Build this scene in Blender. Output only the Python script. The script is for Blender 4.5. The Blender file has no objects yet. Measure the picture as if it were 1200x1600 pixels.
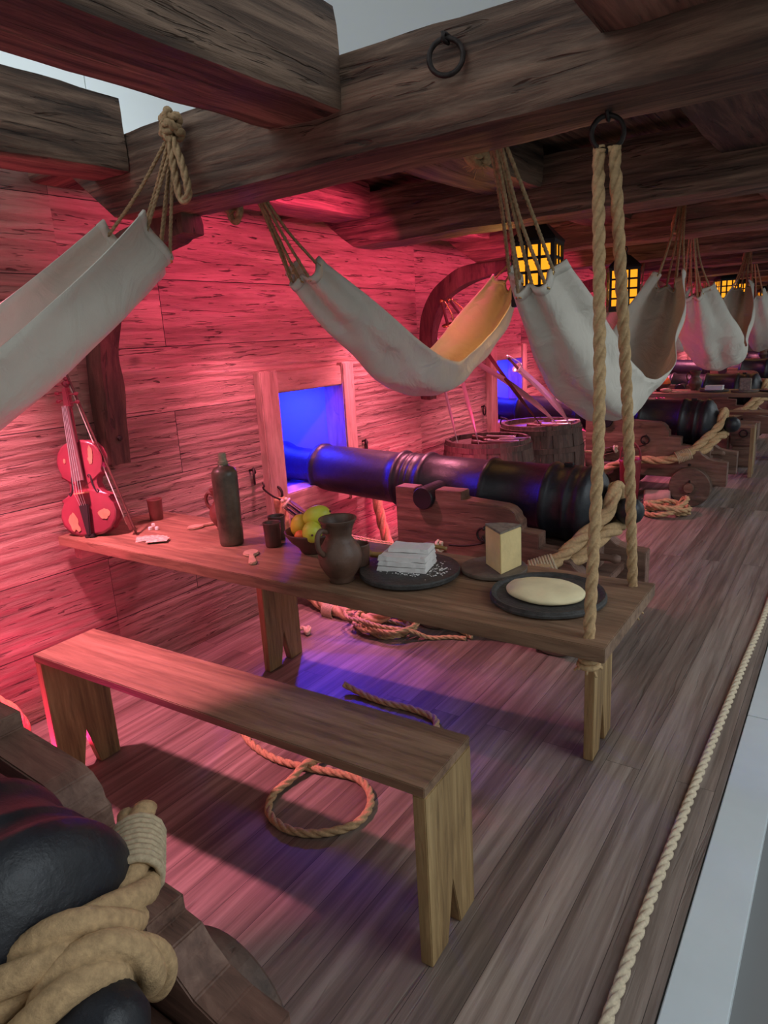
import bpy, bmesh, math, random
from mathutils import Vector, Matrix, noise
R = math.radians
PI = math.pi
random.seed(7)
SC = bpy.context.scene
COL = SC.collection

# ------------------------------------------------------------------ camera
cam_d = bpy.data.cameras.new('camera')
cam = bpy.data.objects.new('camera', cam_d)
COL.objects.link(cam)
SC.camera = cam
cam_d.sensor_fit = 'HORIZONTAL'
cam_d.sensor_width = 36.0
cam_d.lens = 36.0 * 1063.0 / 1200.0
cam_d.clip_start = 0.02
yaw, pit, rol = R(-35.129), R(-14.335), R(-3.336)
fw = Vector((math.sin(yaw) * math.cos(pit), math.cos(yaw) * math.cos(pit), math.sin(pit)))
rt = Vector((math.cos(yaw), -math.sin(yaw), 0))
up = rt.cross(fw)
rt2 = rt * math.cos(rol) + up * math.sin(rol)
up2 = -rt * math.sin(rol) + up * math.cos(rol)
m = Matrix((rt2, up2, -fw)).transposed().to_4x4()
m.translation = Vector((3.593, -1.920, 1.334))
cam.matrix_world = m

# ------------------------------------------------------------------ light
SC.view_settings.view_transform = 'Standard'
SC.view_settings.look = 'None'
SC.view_settings.gamma = 1.0
SC.view_settings.exposure = 0.0
SC.view_settings.use_curve_mapping = False
W = bpy.data.worlds.new('hall_light')
SC.world = W
W.use_nodes = True
W.node_tree.nodes['Background'].inputs[0].default_value = (0.86, 0.90, 0.90, 1)
W.node_tree.nodes['Background'].inputs[1].default_value = 0.52


def area(name, loc, target, size, sizey, color, power, spread=180):
    d = bpy.data.lights.new(name, 'AREA')
    d.shape = 'RECTANGLE'
    d.size = size
    d.size_y = sizey
    d.color = color
    d.energy = power
    d.spread = R(spread)
    o = bpy.data.objects.new(name, d)
    COL.objects.link(o)
    o.location = loc
    o.rotation_euler = (Vector(target) - Vector(loc)).to_track_quat('-Z', 'Y').to_euler()
    return o


def spot(name, loc, target, color, power, cone=100, blend=.6, rad=.05):
    d = bpy.data.lights.new(name, 'SPOT')
    d.color = color
    d.energy = power
    d.spot_size = R(cone)
    d.spot_blend = blend
    d.shadow_soft_size = rad
    o = bpy.data.objects.new(name, d)
    COL.objects.link(o)
    o.location = loc
    o.rotation_euler = (Vector(target) - Vector(loc)).to_track_quat('-Z', 'Y').to_euler()
    return o


# cool hall lighting from above the aisle side
area('hall_lamp', (5.4, 0.5, 3.8), (3.4, 1.2, 0), 2.5, 6.0, (.86, .95, 1.0), 170)
area('hall_lamp', (5.6, 7.5, 3.8), (3.4, 7.5, 0), 2.5, 6.0, (.86, .95, 1.0), 150)
area('added_hall_fill', (-1.2, .5, 2.9), (-2.4, .5, 3.6), 5.0, .6, (.86, .95, 1.0), 22)  # unseen fill behind the ship, added to brighten the hall wall
area('added_hall_fill', (1.5, -2.2, 2.9), (1.5, 0, 3.9), 3.0, 1.5, (.86, .95, 1.0), 28)  # unseen fill, added to brighten the ceiling plaster
# coloured stage lamps mounted high between the beams beside the hull
PINK = (1.0, .27, .40)
RED = (1.0, .03, .17)
for yy, pw in ((-.98, 38), (.30, 16), (1.30, 32), (2.75, 24), (3.95, 24), (5.2, 24), (6.5, 24), (8.6, 30), (11.0, 40)):
    spot('pink_lamp', (1.36 if yy < 0 else 1.48, yy, 1.80), (1.62, yy + .05, 0), PINK, pw * 6.8, 82, .9, .04)
for xx, yy in ((1.42, -1.45), (1.93, .22), (1.93, 1.45), (1.93, 2.65), (1.93, 3.8), (1.93, 5.0), (1.93, 6.2), (1.93, 7.6), (1.93, 9.9), (1.93, 11.3)):
    area('red_lamp', (xx, yy, 1.79), (1.1, yy, 1.50), .8, .05, (1.0, .06, .22), 7.5 if xx > 1.5 else 3.2, 150)
# low red uplights on deck by the hull
for yy in (-1.0, 1.55, 4.2, 6.9):
    area('red_uplight', (1.50, yy, .06), (1.45, yy, 2.0), .5, .08, RED, 9)


# ------------------------------------------------------------------ materials
def nodes(name):
    mt = bpy.data.materials.new(name)
    mt.use_nodes = True
    nt = mt.node_tree
    return mt, nt, nt.nodes['Principled BSDF']


def mth(nt, op, a, b=None, c=None):
    n = nt.nodes.new('ShaderNodeMath')
    n.operation = op
    for i, v in enumerate((a, b, c)):
        if v is None:
            continue
        if isinstance(v, (int, float)):
            n.inputs[i].default_value = v
        else:
            nt.links.new(v, n.inputs[i])
    return n.outputs[0]


def ramp(nt, fac, stops, interp='LINEAR'):
    n = nt.nodes.new('ShaderNodeValToRGB')
    n.color_ramp.interpolation = interp
    e = n.color_ramp.elements
    while len(e) < len(stops):
        e.new(.5)
    for k, (p, c) in zip(e, stops):
        k.position = p
        k.color = (c[0], c[1], c[2], 1) if hasattr(c, '__len__') else (c, c, c, 1)
    nt.links.new(fac, n.inputs[0])
    return n.outputs[0]


def mix(nt, fac, a, b, mode='MIX'):
    n = nt.nodes.new('ShaderNodeMix')
    n.data_type = 'RGBA'
    n.blend_type = mode
    for i, v in ((0, fac), (6, a), (7, b)):
        if isinstance(v, (int, float)):
            n.inputs[i].default_value = v
        elif isinstance(v, tuple):
            n.inputs[i].default_value = (*v, 1)
        else:
            nt.links.new(v, n.inputs[i])
    return n.outputs[2]


def nz(nt, vec, scale, detail=6, rough=.6, dist=0.0):
    n = nt.nodes.new('ShaderNodeTexNoise')
    n.inputs['Scale'].default_value = scale
    n.inputs['Detail'].default_value = detail
    n.inputs['Roughness'].default_value = rough
    n.inputs['Distortion'].default_value = dist
    nt.links.new(vec, n.inputs['Vector'])
    return n.outputs['Fac']


def wood(name, cols, axis='x', scale=1.0, bump=.3, stretch=.1, rough=.7, crack=.0, planks=None, knots=.6, grain=1.0, chisel=0, cs=19, con=1.0):
    """cols: dark, mid, light. axis = length, row, thickness axes e.g. 'yxz'. planks=(length, width, gap)"""
    if len(axis) == 1:
        axis = {'x': 'xyz', 'y': 'yxz', 'z': 'zxy'}[axis]
    mt, nt, bs = nodes(name)
    tc = nt.nodes.new('ShaderNodeTexCoord')
    sp = nt.nodes.new('ShaderNodeSeparateXYZ')
    nt.links.new(tc.outputs['Object'], sp.inputs[0])
    o = {k: sp.outputs[i] for i, k in enumerate('XYZ')}
    L, Wd, T = (o[a.upper()] for a in axis)
    oi = nt.nodes.new('ShaderNodeObjectInfo')
    rnd = mth(nt, 'MULTIPLY', oi.outputs['Random'], 37.0)
    tint = None
    if planks:
        cb = nt.nodes.new('ShaderNodeCombineXYZ')
        nt.links.new(L, cb.inputs[0])
        nt.links.new(Wd, cb.inputs[1])
        br = nt.nodes.new('ShaderNodeTexBrick')
        br.offset = .37
        br.offset_frequency = 2
        br.inputs['Color1'].default_value = (0, 0, 0, 1)
        br.inputs['Color2'].default_value = (1, 1, 1, 1)
        br.inputs['Mortar'].default_value = (.5, .5, .5, 1)
        br.inputs['Scale'].default_value = 1
        br.inputs['Mortar Size'].default_value = planks[2]
        br.inputs['Mortar Smooth'].default_value = .1
        br.inputs['Brick Width'].default_value = planks[0]
        br.inputs['Row Height'].default_value = planks[1]
        nt.links.new(cb.outputs[0], br.inputs['Vector'])
        tint = br.outputs['Color']
        gap = br.outputs['Fac']
        rnd = mth(nt, 'ADD', rnd, mth(nt, 'MULTIPLY', tint, 23.0))
    cv = nt.nodes.new('ShaderNodeCombineXYZ')
    nt.links.new(mth(nt, 'MULTIPLY', L, stretch), cv.inputs[0])
    nt.links.new(Wd, cv.inputs[1])
    nt.links.new(mth(nt, 'ADD', T, rnd), cv.inputs[2])
    v = cv.outputs[0]
    n1 = nz(nt, v, 5.5 * scale, 5, .6, 1.4)
    n2 = nz(nt, v, 34 * scale, 7, .68, .5)
    fac = mth(nt, 'ADD', mth(nt, 'MULTIPLY', n1, .55), mth(nt, 'MULTIPLY', n2, .45 * grain))
    col = ramp(nt, fac, [(.5 - .16 / con, cols[0]), (.5, cols[1]), (.5 + .16 / con, cols[2])])
    h = mth(nt, 'MULTIPLY', n2, .5)
    # growth-ring figure
    wv = nt.nodes.new('ShaderNodeTexWave')
    wv.wave_type = 'BANDS'
    wv.bands_direction = 'Y'
    wv.inputs['Scale'].default_value = 5.5 * scale
    wv.inputs['Distortion'].default_value = 7.0
    wv.inputs['Detail'].default_value = 3
    wv.inputs['Detail Scale'].default_value = 1.1
    nt.links.new(v, wv.inputs['Vector'])
    fig = ramp(nt, wv.outputs['Fac'], [(.0, .72), (.35, 1.0), (1.0, 1.0)])
    col = mix(nt, .4 * grain, col, fig, 'MULTIPLY')
    h = mth(nt, 'ADD', h, mth(nt, 'MULTIPLY', wv.outputs['Fac'], .15))
    if crack:
        c2 = nt.nodes.new('ShaderNodeCombineXYZ')
        nt.links.new(mth(nt, 'MULTIPLY', L, stretch * (1.3 if cs < 40 else .9)), c2.inputs[0])
        nt.links.new(mth(nt, 'MULTIPLY', Wd, 1.1), c2.inputs[1])
        nt.links.new(mth(nt, 'ADD', T, mth(nt, 'ADD', rnd, 5.3)), c2.inputs[2])
        n3 = nz(nt, c2.outputs[0], cs * scale, 3, .55, 1.2)
        ck = ramp(nt, n3, [(.33, 0.0), (.38, 1.0), (1, 1.0)])
        col = mix(nt, crack, col, mix(nt, 1.0, (.5, .48, .48), ck, 'ADD'), 'MULTIPLY')
        h = mth(nt, 'ADD', h, mth(nt, 'MULTIPLY', ck, 1.1 * crack))
    if chisel:
        vv = nt.nodes.new('ShaderNodeTexVoronoi')
        vv.inputs['Scale'].default_value = 16 * scale
        nt.links.new(v, vv.inputs['Vector'])
        h = mth(nt, 'ADD', h, mth(nt, 'MULTIPLY', vv.outputs['Distance'], chisel))
    if knots:
        kv = nt.nodes.new('ShaderNodeCombineXYZ')
        nt.links.new(mth(nt, 'MULTIPLY', L, .55), kv.inputs[0])
        nt.links.new(Wd, kv.inputs[1])
        nt.links.new(rnd, kv.inputs[2])
        vo = nt.nodes.new('ShaderNodeTexVoronoi')
        vo.inputs['Scale'].default_value = 2.6 * scale
        nt.links.new(kv.outputs[0], vo.inputs['Vector'])
        kn = ramp(nt, vo.outputs['Distance'], [(.0, .25), (.035, .45), (.075, 1.0), (1, 1.0)])
        col = mix(nt, knots, col, kn, 'MULTIPLY')
    if planks:
        tv = mth(nt, 'ADD', mth(nt, 'MULTIPLY', tint, .42), .79)
        tcn = nt.nodes.new('ShaderNodeCombineXYZ')
        for i in range(3):
            nt.links.new(tv, tcn.inputs[i])
        col = mix(nt, 1.0, col, tcn.outputs[0], 'MULTIPLY')
        col = mix(nt, gap, col, (.02, .012, .01))
        h = mth(nt, 'SUBTRACT', h, mth(nt, 'MULTIPLY', gap, 1.2))
    nt.links.new(col, bs.inputs['Base Color'])
    bs.inputs['Roughness'].default_value = rough
    bm_ = nt.nodes.new('ShaderNodeBump')
    bm_.inputs['Strength'].default_value = bump
    bm_.inputs['Distance'].default_value = .012 if bump < .75 else .022
    nt.links.new(h, bm_.inputs['Height'])
    nt.links.new(bm_.outputs[0], bs.inputs['Normal'])
    return mt


def simple(name, col, rough=.6, metal=0, nscale=0, namp=.25, bump=0, bscale=60, spec=None, stretch=None):
    mt, nt, bs = nodes(name)
    bs.inputs['Roughness'].default_value = rough
    bs.inputs['Metallic'].default_value = metal
    if spec is not None:
        bs.inputs['Specular IOR Level'].default_value = spec
    bs.inputs['Base Color'].default_value = (*col, 1)
    tc = nt.nodes.new('ShaderNodeTexCoord')
    vec = tc.outputs['Object']
    if nscale:
        n = nz(nt, vec, nscale, 5, .6)
        c = ramp(nt, n, [(.3, tuple(x * (1 - namp) for x in col)), (.7, tuple(min(1, x * (1 + namp)) for x in col))])
        nt.links.new(c, bs.inputs['Base Color'])
    if bump:
        n = nz(nt, vec, bscale, 6, .6)
        b = nt.nodes.new('ShaderNodeBump')
        b.inputs['Strength'].default_value = bump
        b.inputs['Distance'].default_value = .006
        nt.links.new(n, b.inputs['Height'])
        nt.links.new(b.outputs[0], bs.inputs['Normal'])
    return mt


def emis(name, col, strength):
    mt, nt, bs = nodes(name)
    bs.inputs['Base Color'].default_value = (*col, 1)
    bs.inputs['Emission Color'].default_value = (*col, 1)
    bs.inputs['Emission Strength'].default_value = strength
    return mt


M = {}
M['wall'] = wood('hull_planking', [(.13, .078, .062), (.25, .160, .130), (.36, .25, .205)], 'yzx', 1.3, 1.0, .085, .85, .8, (6.3, .27, .0016), .75, 1.0, 0, 60)
M['floor'] = wood('deck_planking', [(.085, .060, .048), (.175, .130, .108), (.30, .24, .205)], 'yxz', 1.0, .35, .045, .5, .3, (3.4, .105, .0007), .6, 1.0, 0, 19, 1.3)
M['beam'] = wood('dark_hewn_oak_x', [(.028, .015, .010), (.105, .062, .041), (.22, .14, .095)], 'xzy', 1.2, .9, .07, .7, .45, None, .5, 1.0, 0, 30, 1.7)
M['beam_y'] = wood('dark_hewn_oak_y', [(.028, .015, .010), (.105, .062, .041), (.22, .14, .095)], 'yzx', 1.2, .9, .07, .7, .45, None, .5, 1.0, 0, 30, 1.7)
M['knee'] = wood('knee_oak', [(.02, .010, .007), (.065, .036, .025), (.13, .08, .055)], 'zxy', 1.0, .7, .2, .75, .5)
M['table'] = wood('table_oak', [(.085, .045, .026), (.20, .115, .068), (.32, .20, .125)], 'xyz', 1.6, .25, .09, .55, .25, None, .5)
M['leg'] = wood('leg_oak', [(.12, .068, .030), (.28, .175, .075), (.44, .30, .14)], 'zyx', 1.6, .3, .09, .6, .2, None, .6)
M['carriage'] = wood('carriage_oak', [(.05, .025, .018), (.15, .078, .055), (.25, .15, .11)], 'xzy', 1.2, .5, .12, .65, .35)
M['wheel'] = wood('wheel_oak', [(.05, .028, .02), (.11, .065, .048), (.19, .12, .09)], 'xzy', 1.2, .4, .2, .65, .2, None, .2)
M['cask'] = wood('cask_oak', [(.03, .019, .016), (.08, .05, .04), (.14, .095, .075)], 'zxy', 1.3, .5, .12, .7, .3, None, .2)
M['port'] = wood('port_frame_wood', [(.22, .13, .10), (.36, .24, .19), (.48, .34, .28)], 'zyx', 1.2, .5, .15, .75, .4, None, .3)
M['port_h'] = wood('port_frame_wood_h', [(.20, .12, .09), (.33, .22, .17), (.45, .31, .25)], 'yzx', 1.2, .5, .15, .75, .4, None, .3)
M['iron'] = simple('black_gun_iron', (.010, .011, .016), .42, .0, 25, .3, .35, 45, .45)
M['iron2'] = simple('wrought_iron', (.035, .026, .024), .55, .6, 60, .4, .3, 90)
M['rope'] = simple('hemp_rope', (.52, .345, .185), .9, 0, 90, .22, .5, 260, .2)
M['rope_w'] = simple('pale_rope', (.66, .55, .40), .9, 0, 90, .15, .5, 260, .2)
M['cord'] = simple('hemp_cord', (.40, .27, .15), .9, 0, 90, .3, .5, 300, .2)
M['twine'] = simple('seizing_twine', (.52, .41, .27), .9, 0, 120, .2, .4, 300, .2)
M['canvas'] = simple('natural_canvas', (.68, .63, .55), .95, 0, 5, .06, .25, 300, .1)
_nt = M['canvas'].node_tree
_b1 = [n for n in _nt.nodes if n.bl_idname == 'ShaderNodeBump'][0]
_tc = [n for n in _nt.nodes if n.bl_idname == 'ShaderNodeTexCoord'][0]
_b2 = _nt.nodes.new('ShaderNodeBump')
_b2.inputs['Strength'].default_value = .55
_b2.inputs['Distance'].default_value = .03
_nt.links.new(nz(_nt, _tc.outputs['Object'], 7, 3, .5, 1.5), _b2.inputs['Height'])
_nt.links.new(_b2.outputs[0], _b1.inputs['Normal'])
M['blue'] = simple('port_recess_blue_glow', (.35, .36, .9), .8)  # pale recess tinted blue: the port lamp's glow put into its colour
M['brass'] = simple('brass', (.75, .48, .18), .25, 1.0)
M['steel'] = simple('blade_steel', (.75, .75, .78), .3, .7)
M['leather'] = simple('dark_leather', (.10, .035, .028), .45, 0, 12, .4, .3, 80)
M['redleather'] = simple('red_leather', (.22, .03, .04), .5, 0, 10, .3, .3, 60)
M['clay'] = simple('dark_earthenware', (.085, .035, .028), .5, 0, 14, .35, .25, 60)
M['claybrown'] = simple('brown_earthenware', (.12, .062, .042), .45, 0, 9, .5, .3, 50)
M['redclay'] = simple('red_earthenware', (.17, .05, .04), .5, 0, 14, .2, .2, 60)
M['black_lantern'] = simple('lantern_black_iron', (.014, .017, .021), .5, .3, 0, 0, .1, 80)
M['slate'] = simple('dark_slate_board', (.045, .042, .040), .6, 0, 40, .4, .6, 90)
M['board'] = simple('worn_wood_board', (.13, .095, .07), .7, 0, 25, .35, .4, 90)
M['spoon'] = simple('turned_wood_spoon', (.46, .31, .21), .6, 0, 30, .2, .1, 90)
M['ladle'] = simple('yellow_wood_ladle', (.34, .19, .055), .45, 0, 30, .25, .1, 90)
M['linen'] = simple('white_folded_linen', (.80, .77, .75), .9, 0, 30, .05, .3, 150)
M['flour'] = simple('white_flour', (.85, .84, .82), .95)
M['cheese'] = simple('cheese_paste', (.80, .62, .30), .55, 0, 12, .12, .2, 60)
M['rind'] = simple('grey_cheese_rind', (.22, .18, .14), .8, 0, 60, .4, .6, 130)
M['bread'] = simple('pale_flatbread', (.82, .70, .43), .7, 0, 10, .12, .2, 40)
M['violin'] = simple('varnished_violin', (.27, .045, .07), .28, 0, 5, .25)
M['vwear'] = simple('bare_worn_spruce', (.58, .27, .15), .6, 0, 20, .2)
M['ebony'] = simple('ebony', (.03, .02, .022), .35)
M['fingerb'] = simple('worn_fingerboard', (.20, .12, .12), .4)
M['card'] = simple('old_playing_card', (.48, .40, .30), .7, 0, 70, .7)
M['bone'] = simple('bone_dice', (.88, .85, .78), .5)
M['hair'] = simple('bow_hair', (.85, .80, .70), .6)
M['mango'] = simple('yellow_mango', (.78, .52, .05), .4, 0, 6, .3)
M['lime'] = simple('yellow_green_mango', (.62, .62, .06), .4, 0, 8, .25)
M['orange'] = simple('orange_fruit', (.85, .20, .05), .5, 0, 8, .15, .2, 120)
M['stone'] = simple('white_stone_kerb', (.62, .68, .70), .35, 0, 3, .06)
M['tile'] = simple('grey_hall_tile', (.17, .21, .22), .35, 0, 5, .25)
M['plaster'] = simple('hall_white_paint', (.78, .82, .82), .9)
M['mortar'] = simple('joint_grey', (.2, .2, .2), .8)
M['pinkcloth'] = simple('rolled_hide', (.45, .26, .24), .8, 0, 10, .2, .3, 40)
M['glow'] = emis('lantern_horn_pane', (1.0, .38, .015), 1.15)
M['bottle'] = simple('dark_stoneware', (.085, .06, .04), .35, 0, 14, .6, .2, 40)
M['cork'] = simple('cork_and_string', (.30, .25, .17), .9, 0, 60, .3, .5, 120)


# ------------------------------------------------------------------ helpers
def link(name, bm, mat, parent=None, smooth=False, kind=None):
    me = bpy.data.meshes.new(name)
    bm.normal_update()
    bm.to_mesh(me)
    bm.free()
    if smooth:
        for p in me.polygons:
            p.use_smooth = True
    me.materials.append(M[mat] if isinstance(mat, str) else mat)
    o = bpy.data.objects.new(name, me)
    COL.objects.link(o)
    if parent:
        o.parent = parent
    if kind:
        o['kind'] = kind
    return o


def tag(o, label, cat, group=None):
    o['label'] = label
    o['category'] = cat
    if group:
        o['group'] = group
    return o


def thing(name, label, cat, loc=(0, 0, 0), rz=0, group=None):
    o = bpy.data.objects.new(name, None)
    o.empty_display_size = .05
    COL.objects.link(o)
    o.location = loc
    o.rotation_euler = (0, 0, rz)
    return tag(o, label, cat, group)


def dup(src, label=None, loc=None, rz=None, group=None):
    def rec(o, par):
        c = o.copy()
        COL.objects.link(c)
        c.parent = par
        for ch in o.children:
            rec(ch, c)
        return c
    c = rec(src, None)
    if label:
        c['label'] = label
    if loc is not None:
        c.location = loc
    if rz is not None:
        c.rotation_euler = (0, 0, rz)
    if group:
        c['group'] = group
    return c


def shift(o, dy, label, dx=0, dz=0):
    return dup(o, label, (o.location.x + dx, o.location.y + dy, o.location.z + dz))


def box(bm, x0, x1, y0, y1, z0, z1, bev=0, mat4=None):
    g = bmesh.ops.create_cube(bm, size=1)
    vs = g['verts']
    mt = Matrix.Translation(((x0 + x1) / 2, (y0 + y1) / 2, (z0 + z1) / 2)) @ Matrix.Diagonal((x1 - x0, y1 - y0, z1 - z0, 1))
    if mat4:
        mt = mat4 @ mt
    bmesh.ops.transform(bm, matrix=mt, verts=vs)
    if bev:
        es = list({e for v in vs for e in v.link_edges})
        bmesh.ops.bevel(bm, geom=es, offset=bev, segments=2, affect='EDGES', clamp_overlap=True)
    return bm


def prism(bm, pts, a0, a1, plane='xz', bev=0):
    """extrude polygon pts (in plane) along the remaining axis from a0 to a1"""
    def mk(p, a):
        if plane == 'xz':
            return (p[0], a, p[1])
        if plane == 'yz':
            return (a, p[0], p[1])
        return (p[0], p[1], a)
    v0 = [bm.verts.new(mk(p, a0)) for p in pts]
    v1 = [bm.verts.new(mk(p, a1)) for p in pts]
    fs = [bm.faces.new(v0), bm.faces.new(v1[::-1])]
    n = len(pts)
    for i in range(n):
        fs.append(bm.faces.new((v0[i], v1[i], v1[(i + 1) % n], v0[(i + 1) % n])))
    bmesh.ops.recalc_face_normals(bm, faces=fs)
    if bev:
        es = list({e for f in fs for e in f.edges})
        bmesh.ops.bevel(bm, geom=es, offset=bev, segments=2, affect='EDGES', clamp_overlap=True)
    return bm


def lathe(bm, prof, seg=32, mat4=None, closed=True):
    """profile of (r, h) about +z"""
    rings = []
    for r, h in prof:
        if r < 1e-5:
            rings.append([bm.verts.new((0, 0, h))])
        else:
            rings.append([bm.verts.new((r * math.cos(2 * PI * i / seg), r * math.sin(2 * PI * i / seg), h)) for i in range(seg)])
    for a, b in zip(rings[:-1], rings[1:]):
        for i in range(seg):
            j = (i + 1) % seg
            if len(a) == 1 and len(b) == 1:
                continue
            if len(a) == 1:
                bm.faces.new((a[0], b[i], b[j]))
            elif len(b) == 1:
                bm.faces.new((a[i], a[j], b[0]))
            else:
                bm.faces.new((a[i], a[j], b[j], b[i]))
    vs = [v for r in rings for v in r]
    bmesh.ops.recalc_face_normals(bm, faces=list({f for v in vs for f in v.link_faces}))
    if mat4:
        bmesh.ops.transform(bm, matrix=mat4, verts=vs)
    return bm


def spline(pts, step=.02, closed=False):
    P = [Vector(p) for p in pts]
    n = len(P)
    out = []
    segs = n if closed else n - 1
    for i in range(segs):
        if closed:
            p0, p1, p2, p3 = P[(i - 1) % n], P[i], P[(i + 1) % n], P[(i + 2) % n]
        else:
            p1, p2 = P[i], P[i + 1]
            p0 = P[i - 1] if i else p1 * 2 - p2
            p3 = P[i + 2] if i + 2 < n else p2 * 2 - p1
        k = max(1, int((p2 - p1).length / step + .5))
        for j in range(k):
            t = j / k
            out.append(.5 * ((2 * p1) + (p2 - p0) * t + (2 * p0 - 5 * p1 + 4 * p2 - p3) * t * t + (3 * p1 - p0 - 3 * p2 + p3) * t ** 3))
    if not closed:
        out.append(P[-1].copy())
    return out


def sweep(bm, path, rad, seg=10, closed=False, twist=0, lobes=3, amp=0.0, cap=True):
    """tube along path. with amp>0 the section is lobed and twists: laid rope strands"""
    n = len(path)
    if amp:
        seg = max(2, round(seg / lobes / 2)) * 2 * lobes
        if closed:
            tot = sum((path[i] - path[i - 1]).length for i in range(n))
            twist = round(tot * twist / (2 * PI / lobes)) * (2 * PI / lobes) / tot
    tang = []
    for i in range(n):
        a = path[(i - 1) % n] if closed or i else path[0]
        b = path[(i + 1) % n] if closed or i < n - 1 else path[-1]
        t = (b - a)
        tang.append(t.normalized() if t.length > 1e-9 else Vector((0, 0, 1)))
    t0 = tang[0]
    u = t0.cross(Vector((0, 0, 1)))
    if u.length < .1:
        u = t0.cross(Vector((1, 0, 0)))
    u.normalize()
    rings = []
    s = 0
    for i in range(n):
        t = tang[i]
        u = (u - t * u.dot(t)).normalized()
        w = t.cross(u)
        if i:
            s += (path[i] - path[i - 1]).length
        r0 = rad(i / (n - 1)) if callable(rad) else rad
        ring = []
        for k in range(seg):
            th = 2 * PI * k / seg
            r = r0
            if amp:
                c = abs(math.cos(lobes * .5 * th))
                r = r0 * (1 - amp + amp * 1.18 * c ** .55)
                th += s * twist
            ring.append(bm.verts.new(path[i] + (u * math.cos(th) + w * math.sin(th)) * r))
        rings.append(ring)
    m_ = n if closed else n - 1
    for i in range(m_):
        a, b = rings[i], rings[(i + 1) % n]
        for k in range(seg):
            bm.faces.new((a[k], a[(k + 1) % seg], b[(k + 1) % seg], b[k]))
    if cap and not closed:
        bm.faces.new(rings[0][::-1])
        bm.faces.new(rings[-1])
    return bm


def rope_bm(pts, r, closed=False, seg=16, bm=None, step=None, cap=True):
    bm = bm or bmesh.new()
    path = spline(pts, step or max(.004, r * .36), closed)
    return sweep(bm, path, r, seg + 8, closed, 2 * PI / (r * 9.5), 3, .42, cap)


def cord_bm(pts, r, seg=6, bm=None, step=.03):
    bm = bm or bmesh.new()
    return sweep(bm, spline(pts, step), r, seg)


def torus(bm, R0, r, mat4, seg=28, ss=8):
    path = [mat4 @ Vector((R0 * math.cos(2 * PI * i / seg), R0 * math.sin(2 * PI * i / seg), 0)) for i in range(seg)]
    return sweep(bm, path, r, ss, True)


def ball(bm, r, loc, sx=1, sy=1, sz=1, rot=None, sub=3):
    g = bmesh.ops.create_icosphere(bm, subdivisions=sub, radius=r)
    mt = Matrix.Translation(loc)
    if rot:
        mt = mt @ rot
    bmesh.ops.transform(bm, matrix=mt @ Matrix.Diagonal((sx, sy, sz, 1)), verts=g['verts'])
    return bm


def hewn(name, mat, x0, x1, y0, y1, z0, z1, axis, parent=None, amp=.012, poly=None, seed=0):
    """a hand-hewn timber: subdivided box with wavering arrises"""
    bm = bmesh.new()
    L0, L1 = (x0, x1) if axis == 'x' else (y0, y1)
    n = max(4, int((L1 - L0) / .06))
    sec = 20
    rings = []
    for i in range(n + 1):
        l = L0 + (L1 - L0) * i / n
        ring = []
        a0, a1 = (y0, y1) if axis == 'x' else (x0, x1)
        zb, zt = z0, z1
        if poly:
            zb += poly(l)
        prs = []
        for k in range(sec):
            t = k / sec * 4
            e = int(t)
            f = t - e
            q = [(a0 + (a1 - a0) * f, zb), (a1, zb + (zt - zb) * f), (a1 - (a1 - a0) * f, zt), (a0, zt - (zt - zb) * f)][e]
            # chamfer corners
            if f == 0:
                cx, cz = (a0 + a1) / 2, (zb + zt) / 2
                q = (cx + (q[0] - cx) * .955, cz + (q[1] - cz) * .955)
            prs.append(q)
        for q in prs:
            p = Vector((l, q[0], q[1])) if axis == 'x' else Vector((q[0], l, q[1]))
            d = noise.noise_vector(Vector((p.x * 2.2, p.y * 2.2, p.z * 2.2)) + Vector((seed * 3.1, 0, 0))) * amp
            d += noise.noise_vector(Vector((p.x * 9, p.y * 9, p.z * 9))) * amp * .35
            if axis == 'x':
                d.x *= .2
            else:
                d.y *= .2
            ring.append(bm.verts.new(p + d))
        rings.append(ring)
    for a, b in zip(rings[:-1], rings[1:]):
        for k in range(sec):
            bm.faces.new((a[k], a[(k + 1) % sec], b[(k + 1) % sec], b[k]))
    bm.faces.new(rings[0])
    bm.faces.new(rings[-1])
    bmesh.ops.recalc_face_normals(bm, faces=bm.faces[:])
    return link(name, bm, mat, parent)


def aim(d, roll=0):
    """matrix whose z axis follows d"""
    return Vector(d).to_track_quat('Z', 'Y').to_matrix().to_4x4() @ Matrix.Rotation(roll, 4, 'Z')


# ------------------------------------------------------------------ the setting
FARY = 13.6
bm = bmesh.new()
box(bm, 1.0, 3.38, -4.2, FARY, -.06, 0)
link('floor', bm, 'floor', kind='structure')
bm = bmesh.new()
box(bm, 3.6, 9.5, -4.2, FARY, -.10, -.05)
for k in range(10):
    pass
link('floor_hall', bm, 'tile', kind='structure')
bm = bmesh.new()
yy = -4.2
for ys in (-.96, .49, 1.95, 3.4, 4.9, 6.4, 7.9, 9.4, 10.9, 12.4, FARY):
    box(bm, 3.384, 3.50, yy, ys - .003, -.09, 0.0, .002)
    yy = ys
link('trim_1', bm, 'stone', kind='structure')
bm = bmesh.new()
box(bm, 3.50, 3.60, -4.2, FARY, -.10, -.035)
link('trim_2', bm, 'mortar', kind='structure')

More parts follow.
